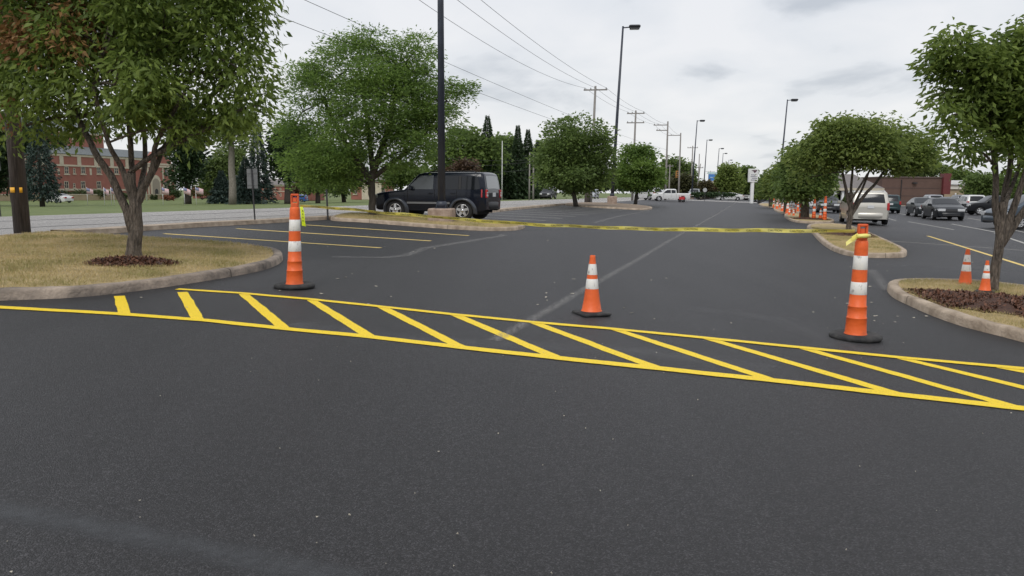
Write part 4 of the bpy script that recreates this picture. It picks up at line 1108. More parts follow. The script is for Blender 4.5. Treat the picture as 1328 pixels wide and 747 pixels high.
zp=H.p(100,246)[1]; H.slab('plinth_band',M_CREAM,(-.1,xr+.05,zp-.2,zp+.2),-.12,-.002)
# roof: slate slope then set-back upper brick block
mb=MB(); mb.grid([[(-.3,-.3,zt+.1),(xr+.3,-.3,zt+.1)],[(-.3,3.2,zt+1.9),(xr+.3,3.2,zt+1.9)]],False); mb.grid([[(-.3,-.3,zt+.1),(xr+.3,-.3,zt+.1)],[(-.3,-.3,zt+.0),(xr+.3,-.3,zt+.0)]],False); mb.build('roof',M_SLATE,H.t)
xu=H.p(150,190)[0]
H.slab('upper_wall',M_BRICK,(0,xu,zt+1.2,zt+4.6),3.3,12); H.slab('upper_coping',M_CREAM,(-.1,xu+.1,zt+4.6,zt+4.9),3.2,12.1)
H.slab('upper_pilaster',M_CREAM,(H.p(95,190,3.3)[0]-.2,H.p(95,190,3.3)[0]+.2,zt+1.7,zt+4.6),3.22,3.3)
MB().grid([[(-.2,3.1,zt+4.9),(xu+.2,3.1,zt+4.9)],[(1.,8,zt+7.8),(xu-1,8,zt+7.8)],[(-.2,12.3,zt+4.9),(xu+.2,12.3,zt+4.9)]],False).build('upper_roof',M_SLATE,H.t)
for px in (4,24,44,65,86,107.5,128,150.5):
    H.window(H.rect(px-2.8,215.8,px+2.8,225.5)); H.window(H.rect(px-2.8,235,px+2.8,244.5))
for px in (96,): 
    H.window(H.rect(px-1.4,218,px+1.4,225),bars=(0,1)); H.window(H.rect(px-1.4,237.5,px+1.4,243.5),bars=(0,1))
for px in (76,117.5,139): H.slab('stone_panel',M_CREAM,H.rect(px-1.3,218.5,px+1.3,227),-.05,-.001)
# entrance bay with gable and arch
r=H.rect(187,213,224,259); bx0,bx1=r[0],r[1]; zg=H.p(205,213)[1]
H.slab('entrance_bay',M_BRICK,(bx0,bx1,0,zg),-.9,-.01)
g=MB(); mx_=(bx0+bx1)/2; zz=H.p(205,197)[1]
g.add([(bx0+.8,-.9,zg),(bx1-.8,-.9,zg),(mx_+1.2,-.9,zz),(mx_-1.2,-.9,zz),(bx0+.8,1,zg),(bx1-.8,1,zg),(mx_+1.2,1,zz),(mx_-1.2,1,zz)],[(0,1,2,3),(4,7,6,5),(0,3,7,4),(1,5,6,2),(3,2,6,7)]); g.build('gable',M_BRICK,H.t)
for py in (213.2,216.2): z=H.p(205,py)[1]; H.slab('stone_band',M_CREAM,(bx0-.1,bx1+.15,z-.2,z+.22),-1.05,-.902)
ax0,ax1=H.p(191,240)[0],H.p(204,240)[0]; az=H.p(197,227)[1]; acx=(ax0+ax1)/2; aw=(ax1-ax0)/2
def arch(w,zt_,n=14): 
    pts=[(acx+w,0)]
    for k in range(n+1):
        a=PI*k/n; pts.append((acx+w*math.cos(a),zt_-w*1.15+w*1.15*math.sin(a)))
    pts.append((acx-w,0)); return pts
def archmesh(w,zt_,y,d,nm,m,par=None):
    p=arch(w,zt_); n=len(p); vs=[(a,y,b) for a,b in p]+[(a,y+d,b) for a,b in p]
    return MB().add(vs,[tuple(range(n)),tuple(range(2*n-1,n-1,-1))]+[(i,(i+1)%n,n+(i+1)%n,n+i) for i in range(n)]).build(nm,m,par or H.t)
ao=archmesh(aw,az,-1.12,.21,'arch_surround',M_CREAM); archmesh(aw*.72,az-.8,-1.16,.03,'arch_recess',mat('arch_shade',(.30,.26,.21),.8),ao)
archmesh(aw*.32,az-3.2,-1.2,.03,'door',M_WINB,ao)
for py0,py1 in ((216.5,228),(236,246.5)):
    rr_=H.rect(209.5,py0,214.8,py1); 
    x0,x1,z0,z1=rr_; w_=MB().box(((x0+x1)/2,-.95,(z0+z1)/2),(x1-x0,.06,z1-z0)).build('window',M_WINB,H.t); MB().box(((x0+x1)/2,-1.0,(z0+z1)/2),(.1,.04,z1-z0)).box(((x0+x1)/2,-1.,(z0+z1)/2+.4),(x1-x0,.035,.1)).build('frame',M_CREAM,w_)
for px in (188.3,207.8,217.0,222.5): xx=H.p(px,235)[0]; H.slab('quoin_strip',M_CREAM,(xx-.2,xx+.2,0,zg-.9),-.98,-.9)
# terrace wall, flagpole
T=Fac('terrace_wall',org-H.n*9,PI/2-ANG,'long low cream terrace wall between the lawn and the brick hall','wall')
T.slab('wall',M_TAN,(-8,T.p(214,256)[0],0,1.05),0,.4); T.slab('coping',M_CREAM,(-8.1,T.p(214,256)[0]+.1,1.05,1.2),-.06,.46)
b=at_base(190,140); t=thing('flagpole',b,0,'white flagpole left of the hall arch','flagpole')
MB().tube([(0,0,0),(-.1,0,9),(-.2,0,19)],[.12,.1,.05],8).build('shaft',M_WHITE,t); MB().lathe([(.05,19),(.16,19.12),(.05,19.25)],8,(-.2,0,0)).build('finial',M_CHROME,t)
# garden flags
M_STR=band_mat('flag_stripes',(.55,.22,.25),(.66,.62,.63),'Z',1.9,.7,.5); M_CANT=mat('flag_blue',(.22,.24,.38),.7)
for i,(px,py,lab) in enumerate(((113,262,'small striped lawn flag farthest left, before the hall windows'),(135,262,'small striped lawn flag left of the big tree trunk, hanging low'),(144,262,'small striped lawn flag second left of the big tree trunk'),
      (147.5,261.5,'small striped lawn flag closest to the big tree trunk on its left'),(211,261,'small striped lawn flag right of the hall arch'),(239,262,'small striped lawn flag before the dark tree trunk'),(254,262,'small striped lawn flag farthest right, on the open lawn'))):
    D=95; b=at_base(px,D); s=D/F; t=thing('lawn_flag',b,random.uniform(-.4,.4),lab,'flag','small flags on the lawn')
    MB().tube([(0,0,0),(0,0,2.3)],.035,6).build('staff',M_WHITE,t)
    rows=[[(x,-.05+.08*math.sin(x*5+i),2.2-z-.35*x*(1 if i%2 else .6)) for x in np.linspace(0,.95,7)] for z in (0,.3,.75)]
    c=MB().grid(rows).build('cloth',M_STR,t,solid=.01)
    rows=[[(x,-.07+.08*math.sin(x*5+i),2.2-z-.35*x*(1 if i%2 else .6)) for x in np.linspace(0,.4,4)] for z in (0,.2,.36)]
    MB().grid(rows).build('canton',M_CANT,c,solid=.01)

# small brick building and brick house across the lawn
S_=Fac('brick_annex',at_base(336,175),-.05,'small one-storey brick building with grey roof beyond the lawn','building')
x1=S_.p(369,245)[0]; x0=S_.p(334,245)[0]; ze=S_.p(350,241)[1]; zr=S_.p(350,231.5)[1]
S_.slab('wall',M_BRICK,(x0,x1,0,ze),0,8)
S_.slab('band',M_CREAM,(x0,x1,S_.p(350,248)[1]-.1,S_.p(350,248)[1]+.1),-.08,-.002); S_.slab('fascia',M_CREAM,(x0-.2,x1+.2,ze-.1,ze+.25),-.25,-.003)
MB().grid([[(x0-.3,-.4,ze+.2),(x1+.3,-.4,ze+.2)],[(x0+.6,4,zr),(x1-.6,4,zr)],[(x0-.3,8.4,ze+.2),(x1+.3,8.4,ze+.2)]],False).build('roof',M_SHING,S_.t)
for px in (343,350,357,364): S_.window(S_.rect(px-1,243.5,px+1,246.8),bars=(0,1),sill=False); S_.window(S_.rect(px-1,250.5,px+1,255),bars=(0,1),sill=False)
S2_=Fac('brick_house',at_base(386,165),-.1,'two-storey brick house with light gable roof behind the left cone top','house')
x0,x1=S2_.p(383,240)[0],S2_.p(404,240)[0]; ze=S2_.p(395,231)[1]; zr=S2_.p(395,222)[1]
S2_.slab('wall',M_BRICK,(x0,x1,0,ze),0,8)
mb=MB(); mb.grid([[(x0-.3,-.3,ze),(x1+.3,-.3,ze)],[(x0+.3,4,zr+.6),(x1-.3,4,zr+.6)],[(x0-.3,8.3,ze),(x1+.3,8.3,ze)]],False); rf=mb.build('roof',mat('pale_roof',(.36,.34,.31),.8),S2_.t)
S2_.slab('chimney',M_BRICK,(x1-1.4,x1-.7,ze,zr+1.4),2,3,rf)
for px in (387.5,392,397): S2_.window(S2_.rect(px-1,235,px+1,239.5),bars=(0,1)); 
S2_.window(S2_.rect(387,244,389.4,249.5),bars=(0,1)); S2_.slab('door',M_WINB,S2_.rect(392.5,246,395,258),-.05,.0)
b3=Fac('white_house',at_base(470,190),0,'pale gabled house glimpsed under the locust crown','house')
x0,x1=b3.p(455,240)[0],b3.p(505,240)[0]; b3.slab('wall',M_BRICK,(x0,x1,0,4.5),0,8); b3.slab('porch_wall',M_CREAM,(x0+3,x0+8,0,4.2),-1.2,-.01)
MB().grid([[(x0-.3,-.4,4.5),(x1+.3,-.4,4.5)],[(x0+.3,4,7.5),(x1-.3,4,7.5)],[(x0-.3,8.4,4.5),(x1+.3,8.4,4.5)]],False).build('roof',M_SHING,b3.t)
for k in range(4): b3.window((x0+.6+k*2.4,x0+1.6+k*2.4,1.4,3.2),bars=(1,1))
w0=Fac('white_shed',at_base(262,190),0,'low white building behind the ochre hedge','building')
x0,x1=w0.p(249,240)[0],w0.p(269,240)[0]; w0.slab('wall',M_BRICK,(x0,x1,0,3.2),0,5); w0.slab('roof',M_WHITE,(x0-.3,x1+.3,3.2,3.9),-.3,5.3); w0.window((x0+1,x0+2,1,2.4))

# store on the right
B=at_base(1145,113); St=Fac('brown_store',B,0,'long brown brick store with flat roof and a dark red corner tower','store')
x0,x1=St.p(1143,250)[0],St.p(1224.5,250)[0]; zt=St.p(1185,230.6)[1]
St.slab('wall',M_BRICKD,(x0,x1,0,zt),0,22)
St.slab('coping',mat('coping_brown',(.10,.07,.06),.6),(x0-.1,x1+.1,zt,zt+.18),-.12,22.1)
for f_ in (.34,.62): St.slab('band_course',mat('band_dark',(.085,.055,.048),.8),(x0,x1,zt*f_,zt*f_+.12),-.03,-.001)
St.slab('corner_tower',M_REDP,(St.p(1221.5,235)[0],St.p(1231,235)[0],zt*.42,St.p(1226,225)[1]),-.5,.6)
St.slab('wall_lamp',M_TRIM,St.rect(1183,236.5,1188,238.3),-.4,-.01)
mr=[]
for k,px in enumerate((1168,)): St.slab('downpipe',M_TRIM,(St.p(px,250)[0]-.05,St.p(px,250)[0]+.05,0,zt-.3),-.12,-.02)
gp=Fac('gabled_shop',at_base(1084,96),0,'low shop with broad grey shingled roof and shaded columned front, left of the brown store','store')
x0,x1=gp.p(1080,250)[0],gp.p(1146.5,250)[0]; ze=gp.p(1110,243.8)[1]; zr=gp.p(1110,224)[1]; xa,xb=gp.p(1092,228)[0],gp.p(1139,228)[0]
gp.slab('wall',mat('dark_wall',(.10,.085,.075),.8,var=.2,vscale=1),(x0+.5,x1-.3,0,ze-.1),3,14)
MB().add([(x0,0,ze),(x1,0,ze),(xb,7,zr),(xa,7,zr),(x0,14.5,ze),(x1,14.5,ze)],[(0,1,2,3),(1,5,2),(0,3,4),(3,2,5,4),(0,4,5,1)]).build('roof',M_SHING,gp.t)
gp.slab('fascia',M_CREAM,(x0,x1,ze-.35,ze-.01),-.05,.1)
for k in range(7):
    xx=x0+.5+(x1-x0-1)*k/6; gp.slab('column',M_WHITE,(xx-.14,xx+.14,0,ze-.36),.2,.5)
for k in range(5):
    xx=x0+1.5+(x1-x0-1)*k/5.5; w=gp.slab('window',M_WINB,(xx-.9,xx+.9,.5,ze-.9),2.95,3.0); MB().box((xx,2.93,(ze-.4)/2),(.08,.03,ze-1.5)).build('frame',M_CREAM,w)
tw_=Fac('tan_wing',at_base(1226,122),0,'tan stucco wing with white parapet right of the red tower','store')
x0,x1=tw_.p(1222,250)[0],tw_.p(1262,250)[0]; zt=tw_.p(1240,240)[1]
tw_.slab('wall',M_TAN,(x0,x1,0,zt),0,15); tw_.slab('parapet',M_WHITE,(tw_.p(1230,236)[0],x1+.2,tw_.p(1240,239)[1],tw_.p(1240,234)[1]),-.6,15.1)
tw_.slab('sign_box',mat('sign_cream',(.66,.62,.55),.6),tw_.rect(1230.5,241.5,1247,245.3),-.25,-.01)
tw_.slab('window',M_WINB,tw_.rect(1250,246,1258,262),-.05,0); tw_.slab('wall_plaque',M_WHITE,tw_.rect(1238,250.5,1240,254.5),-.06,0)
b=Fac('distant_shop',at_base(955,260),0,'low pale and red shop far beyond the cross road','store')
b.slab('wall',M_TAN,(-4,16,0,4.4),0,12); b.slab('fascia',M_REDP,(-4.1,16.1,3.2,4.5),-.2,-.01); b.slab('window',M_WINB,(0,12,.6,2.8),-.05,0)
sheet([(p.x,p.y) for p in (at_base(1148,112),at_base(1262,112),at_base(1262,108.6),at_base(1148,108.6))],.05,'store_sidewalk',M_CREAM)

# ---------------------------------------------------------------- vehicles
def lerpf(pts,x):
    xs=[p[0] for p in pts]; return float(np.interp(x,xs,[p[1] for p in pts]))
def car(name,label,loc,heading,spec,paint,cat,group=None,scale=1.,detail=1.):
    """local +x is forward; built at origin then placed. heading = world angle of +x"""
    Lh,W,prof,belt=spec['L']/2,spec['W']/2,spec['prof'],spec['belt']
    z0=spec['z0']; wx=spec['wx']; wr=spec['wr']; tum=spec.get('tum',.30); box=spec.get('boxy',.5)
    t=thing(name,loc,heading,label,cat,group,scale)
    prof=[tuple(p) for p in prof]
    def ztop(x): return lerpf(prof,x)
    def wid(x,z):
        e=abs(x)/Lh; pl=1-(.16-.06*box)*max(0,(e-.55)/.45)**2.4-(.05)*(e>.985)
        b=belt if not callable(belt) else belt(x)
        w=W*pl
        if z>b: w-= (z-b)*tum
        else:
            w-= W*.055*((b-z)/(b-z0))**2*(1 if z<b else 0)
            w+= .012*math.sin((z-z0)/(b-z0)*PI)
        return w
    nx=int(56*detail)+8
    xs=sorted(set([-Lh+2*Lh*i/nx for i in range(nx+1)]+[p[0] for p in prof]+[c+s*(wr+.07)*math.cos(a) for c in wx for s in (-1,1) for a in (0,.25,.5,.8,1.1,1.4)]))
    xs=[x for x in xs if -Lh-1e-6<=x<=Lh+1e-6]
    def zbot(x):
        z=z0
        for c in wx:
            q=(wr+.07)**2-(x-c)**2
            if q>0: z=max(z,wr+math.sqrt(q))
        e=abs(x)/Lh
        if e>.93: z=max(z,z0+(e-.93)/.07*.06)
        return z
    nz=9; nt=9
    mb=MB(); rows=[]
    for x in xs:
        zb_,zt_=zbot(x),ztop(x); zt_=max(zt_,zb_+.05); row=[]
        zs=[zb_+(zt_-.045-zb_)*k/(nz-1) for k in range(nz)]
        left=[(x,wid(x,z),z) for z in zs]
        wt=wid(x,zt_)-.05; top=[]
        for k in range(nt):
            f=1-2*k/(nt-1); top.append((x,wt*f,zt_+.03*(1-f*f)))
        right=[(x,-y,z) for (x_,y,z) in reversed(left)]
        rows.append(left+top+right)
    mb.grid(rows); n=len(rows[0])
    for r in (rows[0],rows[-1]):
        o=len(mb.v); mb.v+= [tuple(p) for p in r]
        for k in range(n//2): 
            a,b_,c_,d_=o+k,o+k+1,o+n-2-k,o+n-1-k
            if b_<c_: mb.f.append((a,b_,c_,d_)); mb.sm.append(False)
    body=mb.build('body',paint,t)
    # wheel housings and floor
    u=MB(); u.box((0,0,z0+.16),(2*Lh*.93,2*W*.80,.22))
    for c in wx: u.box((c,0,wr+.10),(wr*2.3,2*W*.78,wr*1.35))
    u.build('underbody',M_UNDER,t)
    def side_patch(nm,pl,m,off=.007,mirror=True,parent=None):
        """pl: list of (x, zlow, zhigh)"""
        for s in ((1,-1) if mirror else (1,)):
            q=MB(); X=[]
            for (a,b_) in zip(pl,pl[1:]):
                for k in range(4): f=k/4; X.append(tuple(a[i]+(b_[i]-a[i])*f for i in range(3)))
            X.append(pl[-1])
            q.grid([[(x,s*(wid(x,zl+(zh-zl)*k/4)+off),zl+(zh-zl)*k/4) for k in range(5)] for x,zl,zh in X])
            q.build(nm,m,parent or t)
    def top_patch(nm,xa,xb,m,fy=.86,off=.008,parent=None):
        q=MB(); R_=[]
        dzdx=(ztop(xb)-ztop(xa))/(xb-xa); nv=Vector((-dzdx,0,1)).normalized()
        for i in range(7):
            x=xa+(xb-xa)*i/6; zt_=ztop(x); wt=wid(x,zt_)-.05; r=[]
            for k in range(9):
                f=(1-2*k/8)*fy; r.append((x+nv.x*off,wt*f,zt_+.03*(1-f*f)+nv.z*off))
            R_.append(r)
        q.grid(R_); return q.build(nm,m,parent or t)
    for gi,g in enumerate(spec['side']): side_patch('side_window',g,spec.get('gml',M_GLASS) if gi==len(spec['side'])-1 else M_GLASS)
    top_patch('windshield',*spec['ws'],spec.get('wm',M_GLASS))
    if spec.get('rw'): top_patch('rear_window',*spec['rw'],spec.get('rm',M_GLASS),fy=.84)
    for g in spec.get('trim',[]): side_patch(g[0],g[1],g[2],off=.012)
    # door gaps
    for x,za,zb_ in spec.get('gaps',[]):
        side_patch('door_gap',[(x-.008,za,zb_),(x+.008,za,zb_)],M_UNDER,off=.004)
    for x,z in spec.get('handles',[]):
        for s in(1,-1): MB().box((x,s*(wid(x,z)+.02),z),(.17,.03,.03),0,.01).build('door_handle',spec.get('hm',paint),t)
    # mirrors
    mx,mz=spec['mirror']
    for s in (1,-1):
        MB().box((mx,s*(wid(mx,mz)+.10),mz),(.13,.22,.16),0,.04).build('side_mirror',spec.get('mm',paint),t)
    # wheels
    for c in wx:
        for s in(1,-1):
            wy=s*(W-.115)
            w=thing('wheel',(c,0,wr),0); w.parent=t
            MB().lathe([(wr*.62,-.10),(wr*.93,-.115),(wr,-.085),(wr,.085),(wr*.93,.115),(wr*.62,.10)],28,(0,wy,0),'Y').build('tyre',M_TYRE,w)
            r=MB(); r.lathe([(wr*.64,s*.085),(wr*.66,s*.105),(wr*.60,s*.118),(wr*.58,s*.09),(wr*.56,s*.05)],24,(0,wy,0),'Y',capb=False,capt=False)
            ns=spec.get('spokes',5)
            for k in range(ns):
                a=2*PI*k/ns+.3; ca_,sa_=math.cos(a),math.sin(a); wd=.055*wr/.36
                pa=[(ca_*wr*.10-sa_*wd*1.0,sa_*wr*.10+ca_*wd*1.0),(ca_*wr*.60-sa_*wd*.75,sa_*wr*.60+ca_*wd*.75),(ca_*wr*.60+sa_*wd*.75,sa_*wr*.60-ca_*wd*.75),(ca_*wr*.10+sa_*wd*1.0,sa_*wr*.10-ca_*wd*1.0)]
                y1=wy+s*.118; y2=wy+s*.07
                r.add([(p[0],y1,p[1]) for p in pa]+[(p[0],y2,p[1]) for p in pa],[(0,1,2,3),(7,6,5,4),(0,4,5,1),(1,5,6,2),(2,6,7,3),(3,7,4,0)])
            r.lathe([(.001,s*.125),(wr*.17,s*.122),(wr*.2,s*.09)],14,(0,wy,0),'Y',capb=False,capt=False)
            r.build('rim',spec.get('rim',M_RIM),w)
            MB().lathe([(.001,s*.062),(wr*.6,s*.06)],20,(0,wy,0),'Y',capb=False,capt=False).build('brake_disc',M_RIMD,w)
    # bumpers
    for e,nm in ((1,'front_bumper'),(-1,'rear_bumper')):
        bh=spec.get('bump',(z0+.05,z0+.30)); q=MB(); rr_=[]
        for zz,o_ in ((bh[0],-.02),(bh[0]+.04,.045),(bh[1]-.03,.05),(bh[1],-.01)):
            row=[]
            for k in range(-8,9):
                f=k/8; row.append((e*(Lh-.10*abs(f)**3*(1.4)+o_),f*(wid(Lh*.99,belt if not callable(belt) else 1)+.015),zz))
            rr_.append(row)
        q.grid(rr_); q.build(nm,spec.get('bm',paint),t)
    # lamps and plates at both ends
    def endbox(nm,e,y,z,d,m,dx=0,bev=.02,parent=None): return MB().box((e*(Lh-dx),y,z),d,0,bev).build(nm,m,parent or t)
    hl=spec['hl']
    for s in(1,-1):
        side=[(Lh-hl[3],hl[0]+.03,hl[1]-.02),(Lh-.02,hl[0],hl[1])]
        q=MB(); 
        q.grid([[(x,s*(wid(x,zl+(zh-zl)*k/3)+.01),zl+(zh-zl)*k/3) for k in range(4)] for x,zl,zh in side])
        q.box((Lh-.01,s*(W*.84-hl[2]/2),(hl[0]+hl[1])/2),(.05,hl[2],hl[1]-hl[0]),0,.02); q.build('headlight',M_CLEAR,t)
        tl=spec['tl']; q=MB(); side=[(-Lh+.01,tl[0],tl[1]),(-Lh+tl[3],tl[0]+.02,tl[1])]
        q.grid([[(x,s*(wid(x,zl+(zh-zl)*k/3)+.012),zl+(zh-zl)*k/3) for k in range(4)] for x,zl,zh in side])
        q.box((-Lh+spec.get('tdx',.0),s*(W*.90-tl[2]/2),(tl[0]+tl[1])/2),(.06,tl[2],tl[1]-tl[0]),0,.02); o=q.build('taillight',M_TAILL,t)
        if spec.get('rev'): MB().box((-Lh-.035+spec.get('tdx',.0),s*(W*.90-tl[2]/2),tl[0]+(tl[1]-tl[0])*.3),(.01,tl[2]*.8,(tl[1]-tl[0])*.25)).box((-Lh-.035+spec.get('tdx',.0),s*(W*.90-tl[2]/2),tl[0]+(tl[1]-tl[0])*.62),(.01,tl[2]*.8,.05)).build('reverse_lamp',M_CLEAR,o)
    g=spec['grille']; endbox('grille',1,0,(g[0]+g[1])/2,(.04,g[2],g[1]-g[0]),M_TRIM,dx=-.005)
    endbox('lower_intake',1,0,z0+.12,(.05,W*1.1,.10),M_TRIM,dx=-.03)
    pz=spec.get('plate',.85); endbox('licence_plate',-1,0,pz,(.02,.31,.155),M_PLATE,dx=-.025 if not spec.get('tdx') else spec['tdx']-.03,bev=.004)
    for f in spec.get('extra',[]): f(t,wid,ztop,side_patch,top_patch,paint)
    return t
def roof_rails(z,xa,xb,y,m):
    def f(t,wid,ztop,sp,tp,paint):
        for s in(1,-1): MB().tube([(xa,s*y,z-.03),(xa+.12,s*y,z+.035),(xb-.12,s*y,z+.035),(xb,s*y,z-.03)],.022,6).build('roof_rail',m,t)
    return f
def flares(m):
    def f(t,wid,ztop,sp,tp,paint):
        for c in JWX:
            for s in(1,-1):
                q=MB(); rws=[]
                for k in range(15):
                    a=R(-12)+R(204)*k/14; r0,r1=.405,.52
                    ro=r1 if .9<a<2.3 else r1
                    x0,z0_=c+r0*math.cos(a),.36+r0*math.sin(a); x1,z1=c+ro*math.cos(a)*1.04,.36+min(ro*math.sin(a),.50)
                    yy=wid(min(max(x1,-2.1),2.1),z1)
                    rws.append([(x0,s*(yy+.02-.16),z0_),(x0,s*(yy+.075),z0_),(x1*.0+(x0+x1)/2,s*(yy+.08),(z0_+z1)/2+.01),(x1,s*(yy-.005),z1)])
                q.grid(rws); q.build('fender_flare',m,t)
    return f
JWX=(-1.34,1.33)
SUV=dict(L=4.42,W=1.86,z0=.36,belt=1.13,wx=JWX,wr=.375,tum=.15,boxy=1,
  prof=[(-2.21,1.02),(-2.20,1.12),(-2.14,1.50),(-2.09,1.73),(-2.0,1.79),(-1.,1.80),(.22,1.79),(.42,1.74),(.90,1.22),(.98,1.15),(1.9,1.05),(2.12,1.0),(2.21,.84)],
  side=[[(-1.99,1.20,1.25),(-1.90,1.17,1.64),(-1.30,1.17,1.67)],[(-1.18,1.17,1.68),(-.32,1.17,1.69)],[(-.20,1.17,1.69),(.30,1.17,1.68),(.42,1.17,1.60),(.78,1.17,1.27)]],
  ws=(.88,.45),rw=(-2.19,-2.105),gml=M_GLASSD,rm=M_GLASSL,trim=[('body_moulding',[(-.85,.62,.69),(.85,.62,.69)],mat('moulding_grey',(.22,.23,.25),.35,metal=.3)),('pillar_trim',[(-1.29,1.17,1.68),(-1.19,1.17,1.68)],M_TRIM)],
  gaps=[(-.26,.48,1.16),(.82,.48,1.16),(-1.12,.85,1.16)],handles=[(-.12,1.02),(-.98,1.02)],mirror=(.66,1.22),spokes=5,bump=(.42,.72),bm=M_TRIM,
  hl=(.80,.98,.26,.12),tl=(.86,1.17,.16,.17),rev=True,grille=(.78,.98,1.0),plate=.98,
  extra=[roof_rails(1.81,-1.8,.1,.66,M_TRIM),flares(mat('flare_paint',(.035,.042,.058),.35,coat=.4))])
# glass differences: driver window looks lighter (seen through)
def paintm(n,c,metal=.35,rough=.35): return mat(n,c,rough,metal=metal,spec=.3,coat=.22)
VAN=dict(L=5.1,W=1.96,z0=.26,belt=1.10,wx=(-1.5,1.55),wr=.34,tum=.26,boxy=.6,
  prof=[(-2.55,.92),(-2.53,1.05),(-2.42,1.38),(-2.30,1.66),(-2.15,1.73),(-1.,1.765),(.5,1.74),(.85,1.66),(1.75,1.12),(1.9,1.05),(2.3,.92),(2.5,.80),(2.55,.62)],
  side=[[(-2.24,1.18,1.25),(-2.1,1.15,1.58),(-1.2,1.14,1.62)],[(-1.1,1.14,1.62),(.0,1.13,1.63)],[(.1,1.13,1.63),(.75,1.12,1.60),(1.45,1.10,1.22)]],
  ws=(1.70,.92),rw=(-2.50,-2.33),gaps=[(.05,.36,1.1),(-1.15,.5,1.1),(1.2,.36,1.1)],handles=[(-.05,.98),(.3,.98)],mirror=(1.35,1.15),spokes=7,
  trim=[('body_moulding',[(-1.05,.50,.55),(1.1,.50,.55)],M_CHROME)],
  hl=(.66,.86,.4,.4),tl=(.78,1.16,.12,.16),grille=(.58,.78,.9),plate=.95,bump=(.34,.66),extra=[roof_rails(1.75,-1.9,.4,.72,M_CHROME)])
SEDAN=dict(L=4.85,W=1.84,z0=.22,belt=.93,wx=(-1.38,1.42),wr=.325,tum=.42,boxy=.2,
  prof=[(-2.42,.70),(-2.38,.95),(-2.2,1.06),(-1.7,1.10),(-.85,1.40),(-.4,1.45),(.1,1.44),(.35,1.40),(1.15,1.02),(1.3,.98),(2.0,.85),(2.3,.72),(2.42,.50)],
  side=[[(-1.55,.99,1.02),(-1.0,.99,1.26),(-.75,.99,1.30)],[(-.68,.98,1.31),(-.05,.97,1.36)],[(.02,.97,1.36),(.3,.97,1.33),(.95,.97,1.06)]],
  ws=(1.10,.38),rw=(-1.62,-.90),gaps=[(-.02,.3,.95),(.98,.3,.93),(-.95,.5,.95)],handles=[(-.18,.84),(-1.0,.85)],mirror=(.82,1.0),spokes=7,
  hl=(.60,.76,.42,.4),tl=(.72,.94,.4,.22),grille=(.56,.68,.7),plate=.62,bump=(.27,.52))
WAGON=dict(L=4.6,W=1.80,z0=.27,belt=1.02,wx=(-1.3,1.36),wr=.34,tum=.30,boxy=.6,
  prof=[(-2.3,.85),(-2.26,1.02),(-2.12,1.35),(-1.98,1.58),(-1.8,1.65),(0.,1.67),(.3,1.60),(1.05,1.12),(1.2,1.05),(2.0,.92),(2.2,.80),(2.3,.6)],
  side=[[(-1.95,1.10,1.2),(-1.8,1.08,1.5),(-1.1,1.08,1.54)],[(-1.,1.08,1.55),(-.1,1.07,1.56)],[(0,1.07,1.56),(.3,1.06,1.50),(.88,1.06,1.18)]],
  ws=(1.0,.34),rw=(-2.24,-2.0),gaps=[(-.05,.35,1.05),(.92,.35,1.03),(-1.05,.5,1.05)],handles=[(-.2,.95),(-1.1,.95)],mirror=(.8,1.12),spokes=5,
  hl=(.68,.86,.36,.3),tl=(.80,1.10,.15,.2),grille=(.6,.8,.8),plate=.85,bump=(.32,.60),extra=[roof_rails(1.66,-1.7,.1,.62,M_TRIM)])
def bed(t,wid,ztop,sp,tp,paint):
    MB().box((-1.72,0,1.09),(1.85,1.50,.04)).build('bed_liner',M_UNDER,t)
TRUCK=dict(L=5.85,W=2.0,z0=.42,belt=1.22,wx=(-1.75,1.85),wr=.40,tum=.24,boxy=1,
  prof=[(-2.92,.98),(-2.88,1.22),(-2.8,1.24),(-.86,1.24),(-.82,1.3),(-.74,1.83),(-.6,1.9),(.55,1.9),(.75,1.83),(1.4,1.32),(1.5,1.28),(2.5,1.18),(2.8,1.05),(2.92,.8)],
  side=[[(-.66,1.28,1.74),(-.02,1.28,1.79)],[(.08,1.28,1.79),(.65,1.28,1.77),(1.22,1.28,1.40)]],ws=(1.36,.80),rw=(-.81,-.75),
  gaps=[(.03,.55,1.25),(1.2,.55,1.25),(-.80,.55,1.25)],handles=[(-.12,1.1),(-.68,1.1)],mirror=(1.15,1.32),spokes=6,
  hl=(.88,1.12,.3,.2),tl=(.86,1.16,.14,.10),grille=(.78,1.1,1.1),plate=.7,bump=(.5,.72),bm=M_CHROME,extra=[bed])
AV=PI/2-ANG    # heading angle of the lot's drive direction
def park(px,py,off,head,spec,*a,**k):
    pass
def place(px,py,dx,dy,head):
    """pixel of a wheel contact -> car origin, dx/dy = that wheel in car coordinates"""
    g=G(px,py); c,s=math.cos(head),math.sin(head)
    x,y=g.x-(dx*c-dy*s),g.y-(dx*s+dy*c); return Vector((x,y,gz(x,y)))
jh=PI-R(17.5)
jeepc=paintm('paint_navy',(.006,.009,.018),metal=.0,rough=.2)
jg=G(600,287.6)
s_j=1.0
JL=place(600,287.8,-1.34,.93,jh)
car('parked_suv','dark navy boxy SUV with bright five-spoke wheels parked behind the nearest light pole','x' and JL,jh,SUV,jeepc,'suv',scale=1.,detail=1.4).scale=(.99,1.,.95)
car('parked_minivan','beige gold minivan seen from behind, standing in the right aisle behind the row tree',place(1097,290,-1.5,.98,AV),AV,VAN,paintm('paint_champagne',(.52,.50,.45),metal=.35,rough=.35),'minivan',scale=.97)
def cp(px,D,head,spec,label,col,name,cat,scale=1.,group=None,py=None,metal=.35,det=.5,pm=None):
    b=at_base(px,D) if py is None else G(px,py)
    return car(name,label,b,head,spec,pm or paintm('paint_%s'%name+str(len(MATS)),col,metal=metal),cat,group,scale,det)
